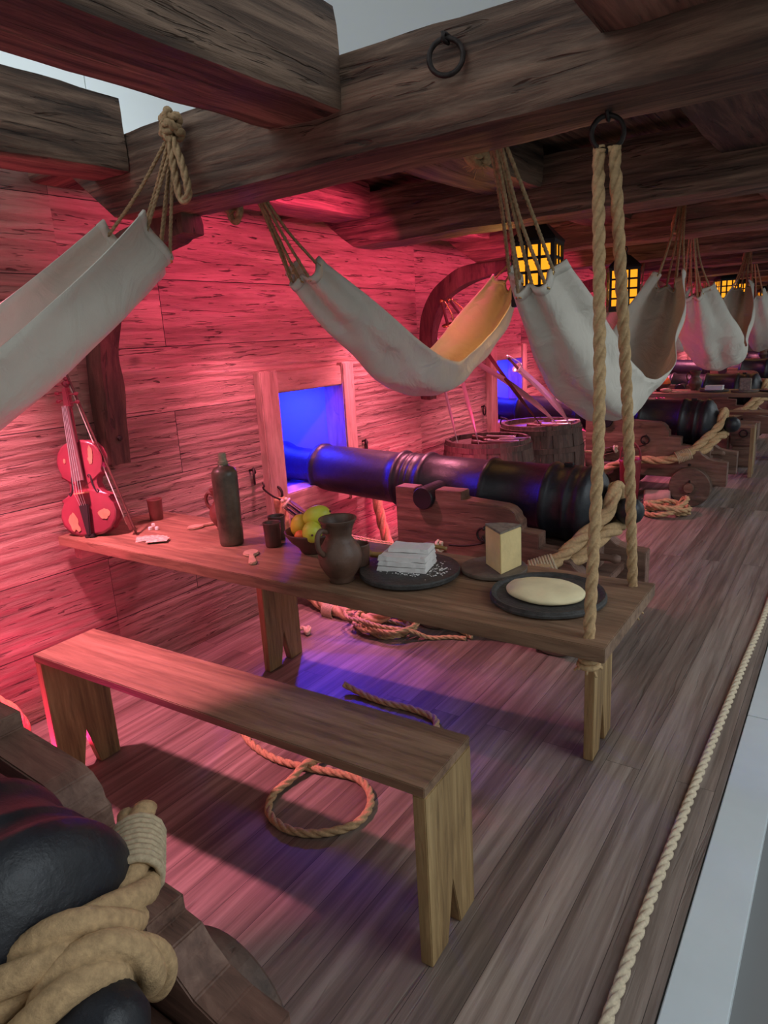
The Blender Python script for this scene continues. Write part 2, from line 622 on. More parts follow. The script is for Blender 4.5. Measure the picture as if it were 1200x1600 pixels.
# hull wall bays, each with its gun port cut out
PORTS = [(-1.70, 1.17), (.88, 1.17), (3.64, 1.06), (6.32, 1.06), (9.0, 1.06), (11.6, 1.06)]
BAYS = [(-4.2, -.42), (-.42, 2.02), (2.02, 4.50), (4.50, 6.98), (6.98, 9.7), (9.7, FARY)]
for i, ((y0, y1), (pc, wx)) in enumerate(zip(BAYS, PORTS)):
    bm = bmesh.new()
    T = .10
    rects = [(y0, pc - .27, 0, 2.12), (pc + .27, y1, 0, 2.12), (pc - .27, pc + .27, 0, .57), (pc - .27, pc + .27, 1.10, 2.12)]
    for a, b, z0, z1 in rects:
        box(bm, wx - T, wx, a, b, z0, z1)
    bmesh.ops.remove_doubles(bm, verts=bm.verts[:], dist=1e-5)
    o = link('wall_left' if i == 0 else 'wall_left_%d' % (i + 1), bm, 'wall', kind='structure')
    if i == 0:   # the hull turns a little here
        o.location = (wx, -.42, 0)
        for v in o.data.vertices:
            v.co.x -= wx
            v.co.y += .42
        o.rotation_euler = (0, 0, R(-2.5))
        continue
    # port frame and blue recess
    bm = bmesh.new()
    box(bm, wx - .105, wx + .045, pc - .27 - .12, pc - .264, .40, 1.21, .006)
    f = link('window_%d' % i, bm, 'port', kind='structure')
    bm = bmesh.new(); box(bm, wx - .105, wx + .040, pc + .264, pc + .37, .43, 1.215, .006); link('frame_post', bm, 'port', f)
    bm = bmesh.new(); box(bm, wx - .105, wx + .030, pc - .266, pc + .266, 1.094, 1.20, .005); link('frame_head', bm, 'port_h', f)
    bm = bmesh.new(); box(bm, wx - .105, wx + .030, pc - .266, pc + .30, .44, .576, .005); link('frame_sill', bm, 'port_h', f)
    bm = bmesh.new()
    X1, X0 = wx - .10, wx - .50
    a, b, c, d = pc - .285, pc + .285, .56, 1.115
    box(bm, X0 - .01, X0, a, b, c, d)
    box(bm, X0, X1, a - .01, a, c, d)
    box(bm, X0, X1, b, b + .01, c, d)
    box(bm, X0, X1, a, b, c - .01, c)
    box(bm, X0, X1, a, b, d, d + .01)
    link('recess', bm, 'blue', f)
    area('blue_port_lamp', (wx - .28, pc, 1.108), (wx - .30, pc, .5), .3, .5, (.02, .035, 1.0), 20.0)
    spot('blue_port_spot', (wx - .06, pc, 1.06), (2.05, pc - .95, 0), (.05, .03, 1.0), 75, 34, .8, .03)

# far bulkhead
bm = bmesh.new(); box(bm, .6, 3.9, FARY, FARY + .1, -.1, 2.3)
link('wall_far', bm, 'wall', kind='structure')
# the exhibition hall around the ship
bm = bmesh.new(); box(bm, -2.6, 10, -4.5, 16, 3.9, 4.0); link('ceiling', bm, 'plaster', kind='structure')
bm = bmesh.new()
for k in range(9):
    box(bm, -2.6, -2.5, -4.5 + k * 2.3, -4.5 + k * 2.3 + 2.29, -.1, 3.9)
link('wall_hall', bm, 'plaster', kind='structure')

bm = bmesh.new()
for k in range(26):
    box(bm, 1.0 + k * .115, 1.0 + k * .115 + .112, -.27, FARY, 2.0, 2.03)
link('ceiling_deck', bm, 'beam_y', kind='structure')
# ------------------------------------------------------------------ beams
CB = [-2.92, -.50, .75, 1.95, 3.17, 4.40, 5.62, 6.85, 8.1, 9.4, 10.7, 12.0]
CBN = ['hewn crossbeam behind the viewer carrying the nearest hammock',
       'nearest dark hewn crossbeam with the iron rings and rope ends',
       'second dark hewn crossbeam from the viewer, over the first cannon',
       'third dark crossbeam, where the second row of hammocks starts',
       'fourth dark crossbeam, lit amber by the lantern under it',
       'fifth dark crossbeam counting back from the viewer',
       'sixth dark crossbeam counting back from the viewer',
       'seventh dark crossbeam counting back from the viewer',
       'eighth dark crossbeam deep in the gun deck',
       'ninth dark crossbeam deep in the gun deck',
       'tenth dark crossbeam, second from the far end',
       'last dark crossbeam at the far end of the gun deck']
for i, y in enumerate(CB):
    def cut(l):
        return max(0, (1.62 - l) * .75) if l < 1.62 else 0
    o = hewn('crossbeam', 'beam', 1.20, 3.95, y, y + .21, 1.745, 1.965, 'x', None, .013, lambda l: min(.17, max(0, (1.62 - l) * .8)), seed=i)
    tag(o, CBN[i], 'beam', 'crossbeams of the gun deck')
LONG = [(1.55, 1.74, 'inner', 2.06, 'by the hull'), (2.30, 2.54, 'middle', 2.07, 'in the middle of the deck'), (3.14, 3.46, 'outer', 2.07, 'along the open side')]
ends = [(-4.0, -.50), (-.29, .75), (.96, 1.95), (2.16, 3.17), (3.38, 4.40), (4.61, 5.62), (5.83, 6.85), (7.06, 8.1)]
wh = ['in front of the nearest crossbeam', 'between the first and second crossbeams', 'between the second and third crossbeams', 'between the third and fourth crossbeams',
      'between the fourth and fifth crossbeams', 'between the fifth and sixth crossbeams', 'between the sixth and seventh crossbeams', 'between the seventh and eighth crossbeams']
k = 20
for xa, xb, nm, zt, pl in LONG:
    for (ya, yb), w_ in zip(ends, wh):
        zb = 1.85
        o = hewn('deck_timber', 'beam_y', xa, xb, ya, yb, zb, zt if ya < -1 else 2.0, 'y', None, .012, None, k)
        k += 1
        tag(o, '%s lengthwise deck timber %s' % (nm, w_), 'beam', 'lengthwise timbers under the upper deck')


def make_knee():
    t = thing('hanging_knee', '', 'knee brace')
    bm = bmesh.new()
    path = spline([(1.235, 0, .92), (1.245, 0, 1.15), (1.262, 0, 1.38), (1.335, 0, 1.55), (1.48, 0, 1.655), (1.66, 0, 1.70), (1.83, 0, 1.715)], .03)
    rings = []
    n = len(path)
    for i, p in enumerate(path):
        a = path[max(0, i - 1)]
        b = path[min(n - 1, i + 1)]
        t_ = (b - a).normalized()
        nrm = Vector((t_.z, 0, -t_.x))
        u = i / (n - 1)
        w = .036 + .016 * math.sin(u * PI)
        if u > .93:
            w *= .8
        th = .042
        ring = []
        for (s1, s2) in ((-1, -1), (-1, 0), (-1, 1), (0, 1.08), (1, 1), (1, 0), (1, -1), (0, -1.08)):
            q = p + nrm * s1 * w + Vector((0, s2 * th, 0))
            q += noise.noise_vector(q * 7) * .012
            ring.append(bm.verts.new(q))
        rings.append(ring)
    for a, b in zip(rings[:-1], rings[1:]):
        for j in range(8):
            bm.faces.new((a[j], a[(j + 1) % 8], b[(j + 1) % 8], b[j]))
    bm.faces.new(rings[0]); bm.faces.new(rings[-1])
    bmesh.ops.recalc_face_normals(bm, faces=bm.faces[:])
    bmesh.ops.subdivide_edges(bm, edges=bm.edges[:], cuts=1, use_grid_fill=True)
    link('timber', bm, 'knee', t)
    bm = bmesh.new()
    for z in (1.02, 1.25):
        bm = bmesh.new()
        lathe(bm, [(0, 0), (.012, 0), (.009, .006), (0, .008)], 10, Matrix.Translation((1.282, 0, z)) @ Matrix.Rotation(PI / 2, 4, 'Y'))
        link('bolt_head', bm, 'iron2', t)
    return t


knee = make_knee()
knee.location = (0, -.36, 0)
knee['label'] = 'curved wooden knee on the hull behind the violin'
knee['group'] = 'hanging knees under the beams'
dup(knee, 'curved wooden knee above the casks where cutlasses lean', (-.02, 2.06, 0))
for y, l in ((4.5, 'third curved wooden knee along the hull, beyond the second gun'), (6.98, 'fourth curved wooden knee along the hull'), (9.6, 'farthest curved wooden knee along the hull')):
    dup(knee, l, (-.06, y, 0))


# ------------------------------------------------------------------ benches and tables
def bench_leg(t, x0, x1, w, top):
    bm = bmesh.new()
    pts = [(0, 0), (.075, 0), (w / 2, .14), (w - .075, 0), (w, 0), (w, top), (0, top)]
    prism(bm, pts, x0, x1, 'yz', .002)
    return link('leg', bm, 'leg', t)


def make_bench(lbl):
    t = thing('bench', lbl, 'bench')
    L_, w, h, th, tl = 1.381, .214, .45, .024, .03
    bm = bmesh.new(); box(bm, 0, L_ - .001, 0, w, h - th, h, .002)
    link('seat', bm, 'table', t)
    bench_leg(t, .004, .036, w, h - th)
    bench_leg(t, L_ - tl, L_, w, h - th)
    return t


benchA = make_bench('nearest long plank bench in front of the hanging table')
benchA.location = (1.569, -.970, 0); benchA.rotation_euler = (0, 0, .036)
benchA['group'] = 'plank benches beside the mess tables'
benchB = dup(benchA, 'plank bench half hidden underneath the far edge of the nearest table', (1.632, -.081, 0), .037)
TQ = 5.44
dup(benchA, 'plank bench standing behind the second cannon, in front of the second table', (1.53, -.97 + TQ, 0), .036)
dup(benchB, 'far side plank bench of the second table', (1.632, -.081 + TQ, 0), .037)


def make_table(lbl):
    t = thing('hanging_table', lbl, 'table')
    bm = bmesh.new()
    prism(bm, [(1.178, -.613), (3.211, -.613), (3.211, -.186), (1.215, -.186)], .650, .685, 'xy', .002)
    link('tabletop', bm, 'table', t)
    bm = bmesh.new()
    box(bm, 1.18, 1.22, -.56, -.24, .585, .65, .003)
    link('wall_bracket', bm, 'port_h', t)
    for y in (-.57, -.23):
        bm = bmesh.new()
        for a in range(3):
            torus(bm, .012 + .004 * a, .007, Matrix.Translation((3.165, y, .643 - .012 * a)), 12, 6)
        for a in range(9):
            th = a * .7
            cord_bm([(3.165, y, .635), (3.165 + .03 * math.cos(th), y + .03 * math.sin(th), .615 - .006 * (a % 3))], .003, 5, bm)
        link('rope_knot', bm, 'rope', t, True)
    return t


tableA = make_table('nearest mess table, long plank hung on two ropes and laid with food')
tableA['group'] = 'mess tables hung from the beams'
tableB = dup(tableA, 'second mess table with dishes, beyond the second cannon', (0, TQ, 0))
tableC = dup(tableA, 'farthest mess table in the depth of the gun deck', (0, TQ * 2 - .1, 0))

RINGC = Vector((3.128, -.40, 1.708))


def make_ring(lbl, cen, R0, r, axis, shank):
    t = thing('iron_ring', lbl, 'ring', cen)
    bm = bmesh.new()
    torus(bm, R0, r, aim(axis), 32, 10)
    link('ring', bm, 'iron2', t, True)
    bm = bmesh.new()
    cord_bm(shank, r * .75, 8, bm, .01)
    link('eye_bolt', bm, 'iron2', t, True)
    return t


r1 = make_ring('black iron ring under the nearest beam holding the table ropes', RINGC, .032, .0052, (.6, -1, 0),
               [(0, 0, .062), (.0, -.008, .034), (.0, .003, .022), (0, .010, .034), (0, .004, .062)])
r2 = make_ring('iron ring bolted on the front of the nearest beam', (2.83, -.520, 1.885), .035, .0055, (.45, -1, .12),
               [(-.0, .04, .040), (0, -.010, .042), (0, -.012, .028), (0, .012, .028)])
dup(r1, 'black iron ring under the beam over the second table', (RINGC.x, RINGC.y + TQ, RINGC.z))
for k, y in enumerate((0, TQ)):
    for s, yt, lb in ((-1, -.57, 'near'), (1, -.23, 'far')):
        dx = -.018 if s < 0 else .02
        pts = [(3.165, yt + y, .64), (3.165, yt + y, .70), (3.155 + dx * .3, -.40 + (yt + .40) * .5 + y, 1.15), (3.128 + dx * .75, -.40 + s * .010 + y, 1.63), (3.128 + dx * .7, -.40 + s * .004 + y, 1.678)]
        bm = rope_bm(pts, .0125 if k == 0 else .0125, seg=14 if k == 0 else 8)
        o = link('table_rope', bm, 'rope', None, True)
        tag(o, ('thick tan rope holding up the %s corner of the nearest table' if k == 0 else 'tan rope holding up the %s corner of the second table') % lb, 'rope', 'ropes holding the tables')


# ------------------------------------------------------------------ cannons
def make_cannon(lbl):
    t = thing('cannon', lbl, 'cannon')
    # barrel along +x: muzzle x=.88 to breech 2.70, tilted
    prof = [(0, .0), (.075, .0), (.105, .01), (.118, .03), (.112, .055), (.098, .09), (.092, .16), (.094, .24), (.100, .29),
            (.100, .298), (.126, .302), (.134, .312), (.134, .330), (.126, .340), (.122, .346), (.126, .40), (.131, .80), (.133, .84),
            (.142, .845), (.147, .856), (.142, .868), (.134, .874), (.134, .90), (.139, .905), (.139, .912), (.134, .917), (.135, .935), (.139, .94), (.139, .947), (.136, .952),
            (.138, .985), (.149, .992), (.154, 1.006), (.149, 1.022), (.141, 1.03), (.147, 1.33), (.158, 1.336), (.163, 1.35), (.158, 1.366), (.150, 1.372),
            (.160, 1.63), (.170, 1.637), (.175, 1.65), (.170, 1.668), (.163, 1.675), (.166, 1.74), (.171, 1.745), (.171, 1.755), (.166, 1.76), (.168, 1.79), (.176, 1.80), (.178, 1.815),
            (.170, 1.835), (.14, 1.862), (.09, 1.885), (.05, 1.90), (.035, 1.915)]
    ax = Vector((1, 0, -.055)).normalized()
    mt = Matrix.Translation((.86, 0, .675)) @ aim(ax)
    bm = bmesh.new(); lathe(bm, prof, 56, mt)
    b = link('barrel', bm, 'iron', t, True)
    bm = bmesh.new()
    lathe(bm, [(.034, 1.90), (.030, 1.925), (.032, 1.935), (.047, 1.948), (.056, 1.970), (.058, 1.990), (.053, 2.015), (.036, 2.036), (.015, 2.045), (0, 2.047)], 32, mt)
    link('cascabel', bm, 'iron', b, True)
    for s in (-1, 1):
        bm = bmesh.new()
        lathe(bm, [(.052, 0), (.052, .185), (.049, .19), (0, .19)], 32, Matrix.Translation((2.00, s * .11, .615)) @ Matrix.Rotation(-s * PI / 2, 4, 'X'))
        link('trunnion', bm, 'iron', b, False)
    bm = bmesh.new()
    box(bm, .86 + 1.70, .86 + 1.74, -.012, .012, .745, .760, .003)
    link('vent_patch', bm, 'iron', b)
    ch = [(1.84, .14), (1.84, .655), (1.945, .655), (1.945, .615), (1.965, .575), (2.00, .56), (2.035, .575), (2.055, .615), (2.055, .655), (2.19, .655), (2.19, .62), (2.39, .607), (2.42, .598), (2.445, .575), (2.45, .555), (2.465, .545), (2.465, .505), (2.55, .500), (2.55, .44), (2.64, .435), (2.64, .405),
          (2.68, .40), (2.70, .375), (2.74, .345), (2.79, .332), (2.87, .325), (2.87, .15), (2.74, .15), (2.66, .18), (2.50, .20), (2.2, .20), (2.05, .18), (1.98, .14)]
    for s in (-1, 1):
        bm = bmesh.new()
        a0, a1 = (.195, .275) if s > 0 else (-.275, -.195)
        prism(bm, ch, a0, a1, 'xz', .003)
        c = link('cheek', bm, 'carriage', t)
        # ring bolt on the outer face
        bm = bmesh.new()
        torus(bm, .030, .0055, Matrix.Translation((2.30, s * .287, .475)) @ Matrix.Rotation(PI / 2, 4, 'X'), 24, 8)
        cord_bm([(2.305, s * .27, .508), (2.305, s * .296, .508), (2.305, s * .296, .498)], .006, 8, bm, .01)
        link('ring_bolt', bm, 'iron2', c, True)
        # cap square strap over trunnion
        for x in (2.62, 2.05):
            bm = bmesh.new()
            lathe(bm, [(0, 0), (.010, 0), (.010, .005), (0, .008)], 10, Matrix.Translation((x, s * .275, .30)) @ Matrix.Rotation(-s * PI / 2, 4, 'X'))
            link('bolt_head', bm, 'iron2', c)
    for x, rr in ((2.04, .15), (2.64, .145)):
        bm = bmesh.new()
        box(bm, x - .05, x + .05, -.27, .27, rr - .02, rr + .075, .004)
        lathe(bm, [(0, -.385), (.034, -.385), (.034, .385), (0, .385)], 20, Matrix.Translation((x, 0, rr)) @ Matrix.Rotation(PI / 2, 4, 'X'))
        link('axle', bm, 'carriage', t)
        for s in (-1, 1):
            bm = bmesh.new()
            lathe(bm, [(.036, 0), (rr - .006, 0), (rr, .006), (rr, .060), (rr - .006, .066), (.036, .066)], 40,
                  Matrix.Translation((x, s * .285, rr)) @ Matrix.Rotation(-s * PI / 2, 4, 'X'))
            w = link('wheel', bm, 'wheel', t)
            bm = bmesh.new(); box(bm, x - .005, x + .005, s * .352 - .006 + s * .006, s * .352 + .006 + s * .006, rr - .045, rr + .055, .001)
            link('linchpin', bm, 'iron2', w)
    bm = bmesh.new()
    box(bm, 2.42, 2.78, -.19, .19, .235, .275, .004)
    link('stool_bed', bm, 'carriage', t)
    bm = bmesh.new()
    prism(bm, [(2.35, .29), (2.72, .29), (2.72, .40), (2.35, .44)], -.075, .075, 'xz', .004)
    q = link('quoin', bm, 'carriage', t)
    bm = bmesh.new(); lathe(bm, [(.018, 0), (.014, .05), (.022, .075), (.015, .095), (0, .10)], 16, Matrix.Translation((2.715, 0, .345)) @ aim((1, 0, 0)))
    link('handle', bm, 'carriage', q, True)
    return t


c1 = make_cannon('long black cannon behind the nearest table, muzzle in the first port')
c1.location = (0, .95, 0)
c1['group'] = 'black guns on stepped wooden carriages'
dup(c1, 'black cannon cut off by the lower left corner, closest to the viewer', (.085, -1.62, 0))
dup(c1, 'second black cannon down the deck, beyond the two casks', (0, 3.69, 0))
dup(c1, 'third black cannon down the deck, behind the second table', (0, 6.35, 0))
dup(c1, 'fourth black cannon, in the shade near the far end', (0, 9.05, 0))
dup(c1, 'farthest black cannon at the end of the deck', (0, 11.6, 0))


def seize(pts, r, parent, mat='twine', turns=9):
    a, b = Vector(pts[0]), Vector(pts[1])
    bm = bmesh.new()
    mt = Matrix.Translation(a) @ aim(b - a)
    L_ = (b - a).length
    path = []
    n = turns * 14
    for i in range(n + 1):
        th = i / 14 * 2 * PI
        path.append(mt @ Vector((r * math.cos(th), r * math.sin(th), L_ * i / n)))
    sweep(bm, path, L_ / turns * .58, 6)
    return link('seizing', bm, mat, parent, True)


def breech_rope(lbl, yc, near=True, r=.030, dx=0.0, group='breech ropes of the guns'):
    """heavy rope looped over the cascabel, running forward on both sides to the hull"""
    t = thing('breech_rope', lbl, 'rope', (dx, yc, 0), 0, group)
    pts = [(1.22, -.42, .58), (1.26, -.40, .30), (1.34, -.38, .07), (1.55, -.43, .033), (1.80, -.42, .038), (2.05, -.40, .26), (2.26, -.345, .33), (2.45, -.335, .335), (2.60, -.29, .38), (2.70, -.17, .48),
           (2.765, -.070, .56), (2.785, -.045, .635), (2.785, .0, .665), (2.785, .045, .63), (2.77, .075, .55), (2.74, .13, .46), (2.62, .29, .36), (2.45, .32, .33), (2.2, .33, .33), (2.03, .36, .30),
           (1.80, .40, .06), (1.55, .42, .033), (1.34, .40, .07), (1.24, .40, .40), (1.22, .40, .58)]
    bm = rope_bm(pts, r, seg=18)
    link('rope', bm, 'rope', t, True)
    bm = rope_bm([(2.60, -.25, .360), (2.69, -.20, .39), (2.765, -.10, .475), (2.80, .0, .49), (2.765, .10, .475), (2.70, .17, .41), (2.62, .25, .36)], r, seg=18)
    link('loop', bm, 'rope', t, True)
    seize([(2.53, -.305, .350), (2.62, -.265, .385)], r * 1.35, t)
    seize([(2.53, .315, .345), (2.62, .275, .375)], r * 1.35, t)
    seize([(1.48, -.425, .024), (1.55, -.43, .024)], r * 1.3, t)
    for s in (-1, 1):
        bm = bmesh.new()
        torus(bm, .035, .007, Matrix.Translation((1.205, s * .41, .60)) @ aim((0, 1, 0)), 20, 8)
        cord_bm([(1.17, s * .41, .64), (1.20, s * .41, .635)], .008, 8, bm, .01)
        link('wall_ring', bm, 'iron2', t, True)
    return t


b1 = breech_rope('thick hemp rope looped round the knob of the nearest table gun', .95)
dup(b1, 'thick hemp rope looped round the knob of the second gun down the deck', (0, 3.69, 0))
dup(b1, 'hemp breech rope on the third gun behind the second table', (0, 6.35, 0))

# foreground gun's rope over its knob
t = thing('breech_rope', 'very thick hemp rope wrapped over the knob in the lower left corner', 'rope', (0, 0, 0), 0, 'breech ropes of the guns')
bm = rope_bm([(2.45, -1.98, .36), (2.66, -1.86, .45), (2.78, -1.73, .565), (2.835, -1.665, .625), (2.86, -1.61, .648), (2.86, -1.555, .625), (2.84, -1.51, .60), (2.80, -1.47, .585), (2.745, -1.425, .585), (2.70, -1.39, .59), (2.68, -1.375, .595)], .032, seg=20)
link('rope', bm, 'rope', t, True)
bm = rope_bm([(2.52, -1.98, .36), (2.73, -1.87, .42), (2.85, -1.73, .53), (2.888, -1.68, .585), (2.90, -1.625, .628), (2.905, -1.575, .62), (2.90, -1.54, .575), (2.88, -1.515, .53), (2.84, -1.49, .47)], .032, seg=20)
link('loop', bm, 'rope', t, True)
seize([(2.79, -1.465, .586), (2.71, -1.40, .588)], .038, t)

# ------------------------------------------------------------------ loose ropes on the deck
o = link('kerb_rope', rope_bm([(3.33, -2.2, .014), (3.305, -.9, .014), (3.305, -.25, .014), (3.325, .8, .014), (3.34, 1.6, .014), (3.345, 4, .014), (3.345, 8, .014), (3.345, 13, .014)], .0125, seg=12, step=.0045), 'rope_w', None, True)
tag(o, 'pale straight rope laid along the open edge of the deck', 'rope')


def coil(name, lbl, cx, cy, pts, r, mat='rope', group=None):
    o = link(name, rope_bm(pts, r, seg=12), mat, None, True)
    return tag(o, lbl, 'rope', group)


pts = []
rc = random.Random(3)
for k in range(60):
    a = k * .62
    rr = (.10 + .055 * (k / 60)) * (1 + .12 * math.sin(k * 1.7))
    cx, cy = 1.86 + .02 * math.sin(k * .3), .50
    pts.append((cx + rr * 1.15 * math.cos(a), cy + rr * .8 * math.sin(a), .010 + .0155 * (k // 14) + .004 * math.sin(k * 2.3)))
pts += [(2.03, .45, .05), (2.10, .50, .012), (2.18, .55, .010), (2.25, .57, .010)]
coil('coiled_rope', 'thin rope coiled in a flat heap under the table by the far bench', 0, 0, pts, .0095)
coil('rope_end', 'short frayed rope tail lying right of the coil under the table', 0, 0, [(1.98, .70, .012), (2.08, .66, .012), (2.18, .63, .012), (2.27, .585, .012)], .009)
coil('rope_loop', 'single rope loop on the deck behind the nearest bench', 0, 0,
     [(1.90, -.47, .011), (2.0, -.515, .011), (2.12, -.535, .011), (2.23, -.525, .013), (2.33, -.50, .013), (2.42, -.485, .012), (2.49, -.515, .011), (2.535, -.58, .011), (2.535, -.66, .011), (2.47, -.735, .011), (2.38, -.765, .011), (2.29, -.74, .011), (2.245, -.67, .012), (2.245, -.59, .014), (2.25, -.53, .032), (2.26, -.49, .022), (2.27, -.44, .011)], .0115)
coil('rope_tail', 'rope end with whipped tip on the deck between the two benches', 0, 0,
     [(2.045, -.06, .034), (2.08, -.055, .022), (2.15, -.06, .014), (2.25, -.065, .012), (2.36, -.055, .012), (2.47, -.08, .012), (2.52, -.2, .012)], .012)
coil('rope_stub', 'pale knotted rope stub beside the left leg of the far bench', 0, 0, [(1.50, .27, .014), (1.54, .285, .03), (1.57, .275, .014), (1.56, .30, .03), (1.53, .30, .016)], .010, 'rope_w')
# heap by the second gun
pts = []
for k in range(26):
    a = k * .8
    rr = .10 + .03 * math.sin(k * 1.3)
    pts.append((2.50 + rr * 1.2 * math.cos(a) + .003 * k, 3.05 + rr * 1.1 * math.sin(a), .022 + .020 * (k // 6) + .01 * math.sin(k * 1.9)))
pts += [(2.62, 3.02, .03), (2.70, 3.08, .022)]
coil('rope_heap', 'heap of tan rope on the deck beside the second gun', 0, 0, pts, .017)
coil('rope_bight', 'thick rope bight at the foot of the hull left of the nearest bench', 0, 0, [(1.16, -1.15, .30), (1.22, -1.05, .27), (1.28, -.97, .20), (1.30, -.93, .12), (1.27, -.92, .03), (1.20, -1.0, .022), (1.20, -1.3, .022)], .022)


# ------------------------------------------------------------------ hammocks
def make_hammock(lbl, x, ya, yb, za, zb, sag, hooka, hookb, seed=0, flip=1, lod=1, p=1.9, hgt=.19, wid=.15, we=.062, he=.125):
    t = thing('hammock', lbl, 'hammock', (0, 0, 0), 0, 'canvas hammocks slung between the beams')
    bm = bmesh.new()
    NU, NV = (64, 30) if lod else (30, 14)
    grid = []
    for i in range(NU + 1):
        s = i / NU
        q = abs(2 * s - 1)
        c = Vector((x, ya + (yb - ya) * s, za + (zb - za) * s - sag * (1 - q ** p)))
        ds = .001
        q2 = abs(2 * (s + ds) - 1)
        c2 = Vector((x, ya + (yb - ya) * (s + ds), za + (zb - za) * (s + ds) - sag * (1 - q2 ** p)))
        tn = (c2 - c).normalized()
        nrm = Vector((0, -tn.z, tn.y)).normalized()
        mid = 1 - q
        e = math.sin(min(1, mid * 1.6) * PI / 2)
        w = we + (wid - we) * e
        h = he + (hgt - he) * e
        row = []
        for j in range(NV + 1):
            v = -1 + 2 * j / NV
            # U section, edges rise and lean in at the ends
            a = v * (1.25 + .25 * (1 - e))
            xx = math.sin(a) * w
            hh = (1 - math.cos(a)) * h * .95
            fold = (.016 * (1 - e) + .004) * math.sin(v * 9.5 + seed + s * 2)
            fold += .005 * e * math.sin(v * 6 + s * 9 + seed * 2)
            pnt = c + Vector((1, 0, 0)) * xx + nrm * (hh + 0)
            out = (Vector((1, 0, 0)) * math.sin(a) - nrm * math.cos(a))
            nn = noise.noise(Vector((xx * 9, s * 5 + seed, v * 1.4 + seed)))
            n2 = noise.noise(Vector((v * 2.1 + s * 3, s * 11 + seed * 2, v * 3.4)))
            pnt += out * (fold + nn * .026 * (.5 + e) + n2 * .012)
            if i == 0:
                pnt.y += (v * v) * .012
            row.append(bm.verts.new(pnt))
        grid.append(row)
    for i in range(NU):
        for j in range(NV):
            bm.faces.new((grid[i][j], grid[i][j + 1], grid[i + 1][j + 1], grid[i + 1][j]))
    ends_ = []
    for row, nx in ((grid[0], grid[1]), (grid[-1], grid[-2])):
        ends_.append([(v.co.copy(), (n.co - v.co).normalized()) for v, n in zip(row, nx)])
    cloth = link('cloth', bm, 'canvas', t, True)
    md = cloth.modifiers.new('thick', 'SOLIDIFY'); md.thickness = .0035; md.offset = 0
    nc = 6 if lod else 4
    for (pts, hook) in zip(ends_, (hooka, hookb)):
        hook = Vector(hook)
        # doubled hem strip
        bm = bmesh.new()
        r0 = []; r1_ = []
        k = len(pts)
        for q_, d_ in pts:
            r0.append(bm.verts.new(q_ - d_ * .001)); r1_.append(bm.verts.new(q_ + d_ * .028))
        for j in range(k - 1):
            bm.faces.new((r0[j], r0[j + 1], r1_[j + 1], r1_[j]))
        hm = link('hem', bm, 'canvas', t, True)
        m2 = hm.modifiers.new('thick', 'SOLIDIFY'); m2.thickness = .0085; m2.offset = 0
        for c in range(nc):
            q_, d_ = pts[int((c + .5) / nc * (k - 1))]
            eye = q_ + d_ * .016
            if lod:
                bm = bmesh.new()
                torus(bm, .0075, .0022, Matrix.Translation(eye) @ aim(Vector((1, 0, 0)) if c in (0, nc - 1) else Vector((0, .5, 1))), 14, 6)
                link('eyelet', bm, 'brass', t, True)
            mid = eye.lerp(hook, .5) + Vector((noise.noise(eye * 50) * .02, 0, -.006))
            bm = bmesh.new()
            path = spline([eye, mid, hook + Vector((.006 * (c - nc / 2), 0, 0))], .012 if lod else .05)
            sweep(bm, path, .0058, 8 if lod else 5, False, 2 * PI / .045, 3, .3 if lod else 0)
            link('cord', bm, 'cord', t, True)
    return t


H = {}
hA = make_hammock('nearest cream hammock, cut off by the left edge of the picture', 1.82, -2.76, -.485, 1.60, 1.575, .60, (1.98, -2.66, 1.80), (1.99, -.535, 1.90), 1.3, hgt=.30, wid=.20, p=1.7, we=.085, he=.21)
hB = make_hammock('cream hammock slung in the middle, above the first gun port', 2.0, -.10, 1.68, 1.53, 1.55, .47, (2.02, -.27, 1.80), (1.98, 1.93, 1.83), 2.2, p=1.65, hgt=.22)
hC = make_hammock('cream hammock behind the two table ropes', 2.80, -.04, 1.72, 1.44, 1.49, .50, (2.82, -.27, 1.80), (2.80, 1.915, 1.93), 4.1, p=1.75, hgt=.24, wid=.17)
hD = make_hammock('cream hammock in the row beyond, nearer the open side', 2.80, 2.30, 4.14, 1.45, 1.53, .50, (2.80, 2.17, 1.80), (2.80, 4.37, 1.92), 5.6, p=1.75, hgt=.24, wid=.17)
hE = make_hammock('cream hammock in the row beyond, nearer the hull', 2.0, 2.42, 4.12, 1.53, 1.56, .47, (2.0, 2.17, 1.80), (2.0, 4.37, 1.85), 7.7, p=1.65, hgt=.22)
for k, (y, l) in enumerate(((4.80, 'third row'), (7.25, 'fourth row'), (9.7, 'last row'))):
    for x, s in ((2.0, 'nearer the hull'), (2.80, 'nearer the open side')):
        make_hammock('cream hammock of the %s, %s' % (l, s), x, y, y + 1.75, 1.48, 1.50, .48, (x, y - .2, 1.80), (x, y + 2.0, 1.82), k * 3.3 + x, lod=0, p=1.7, hgt=.22)


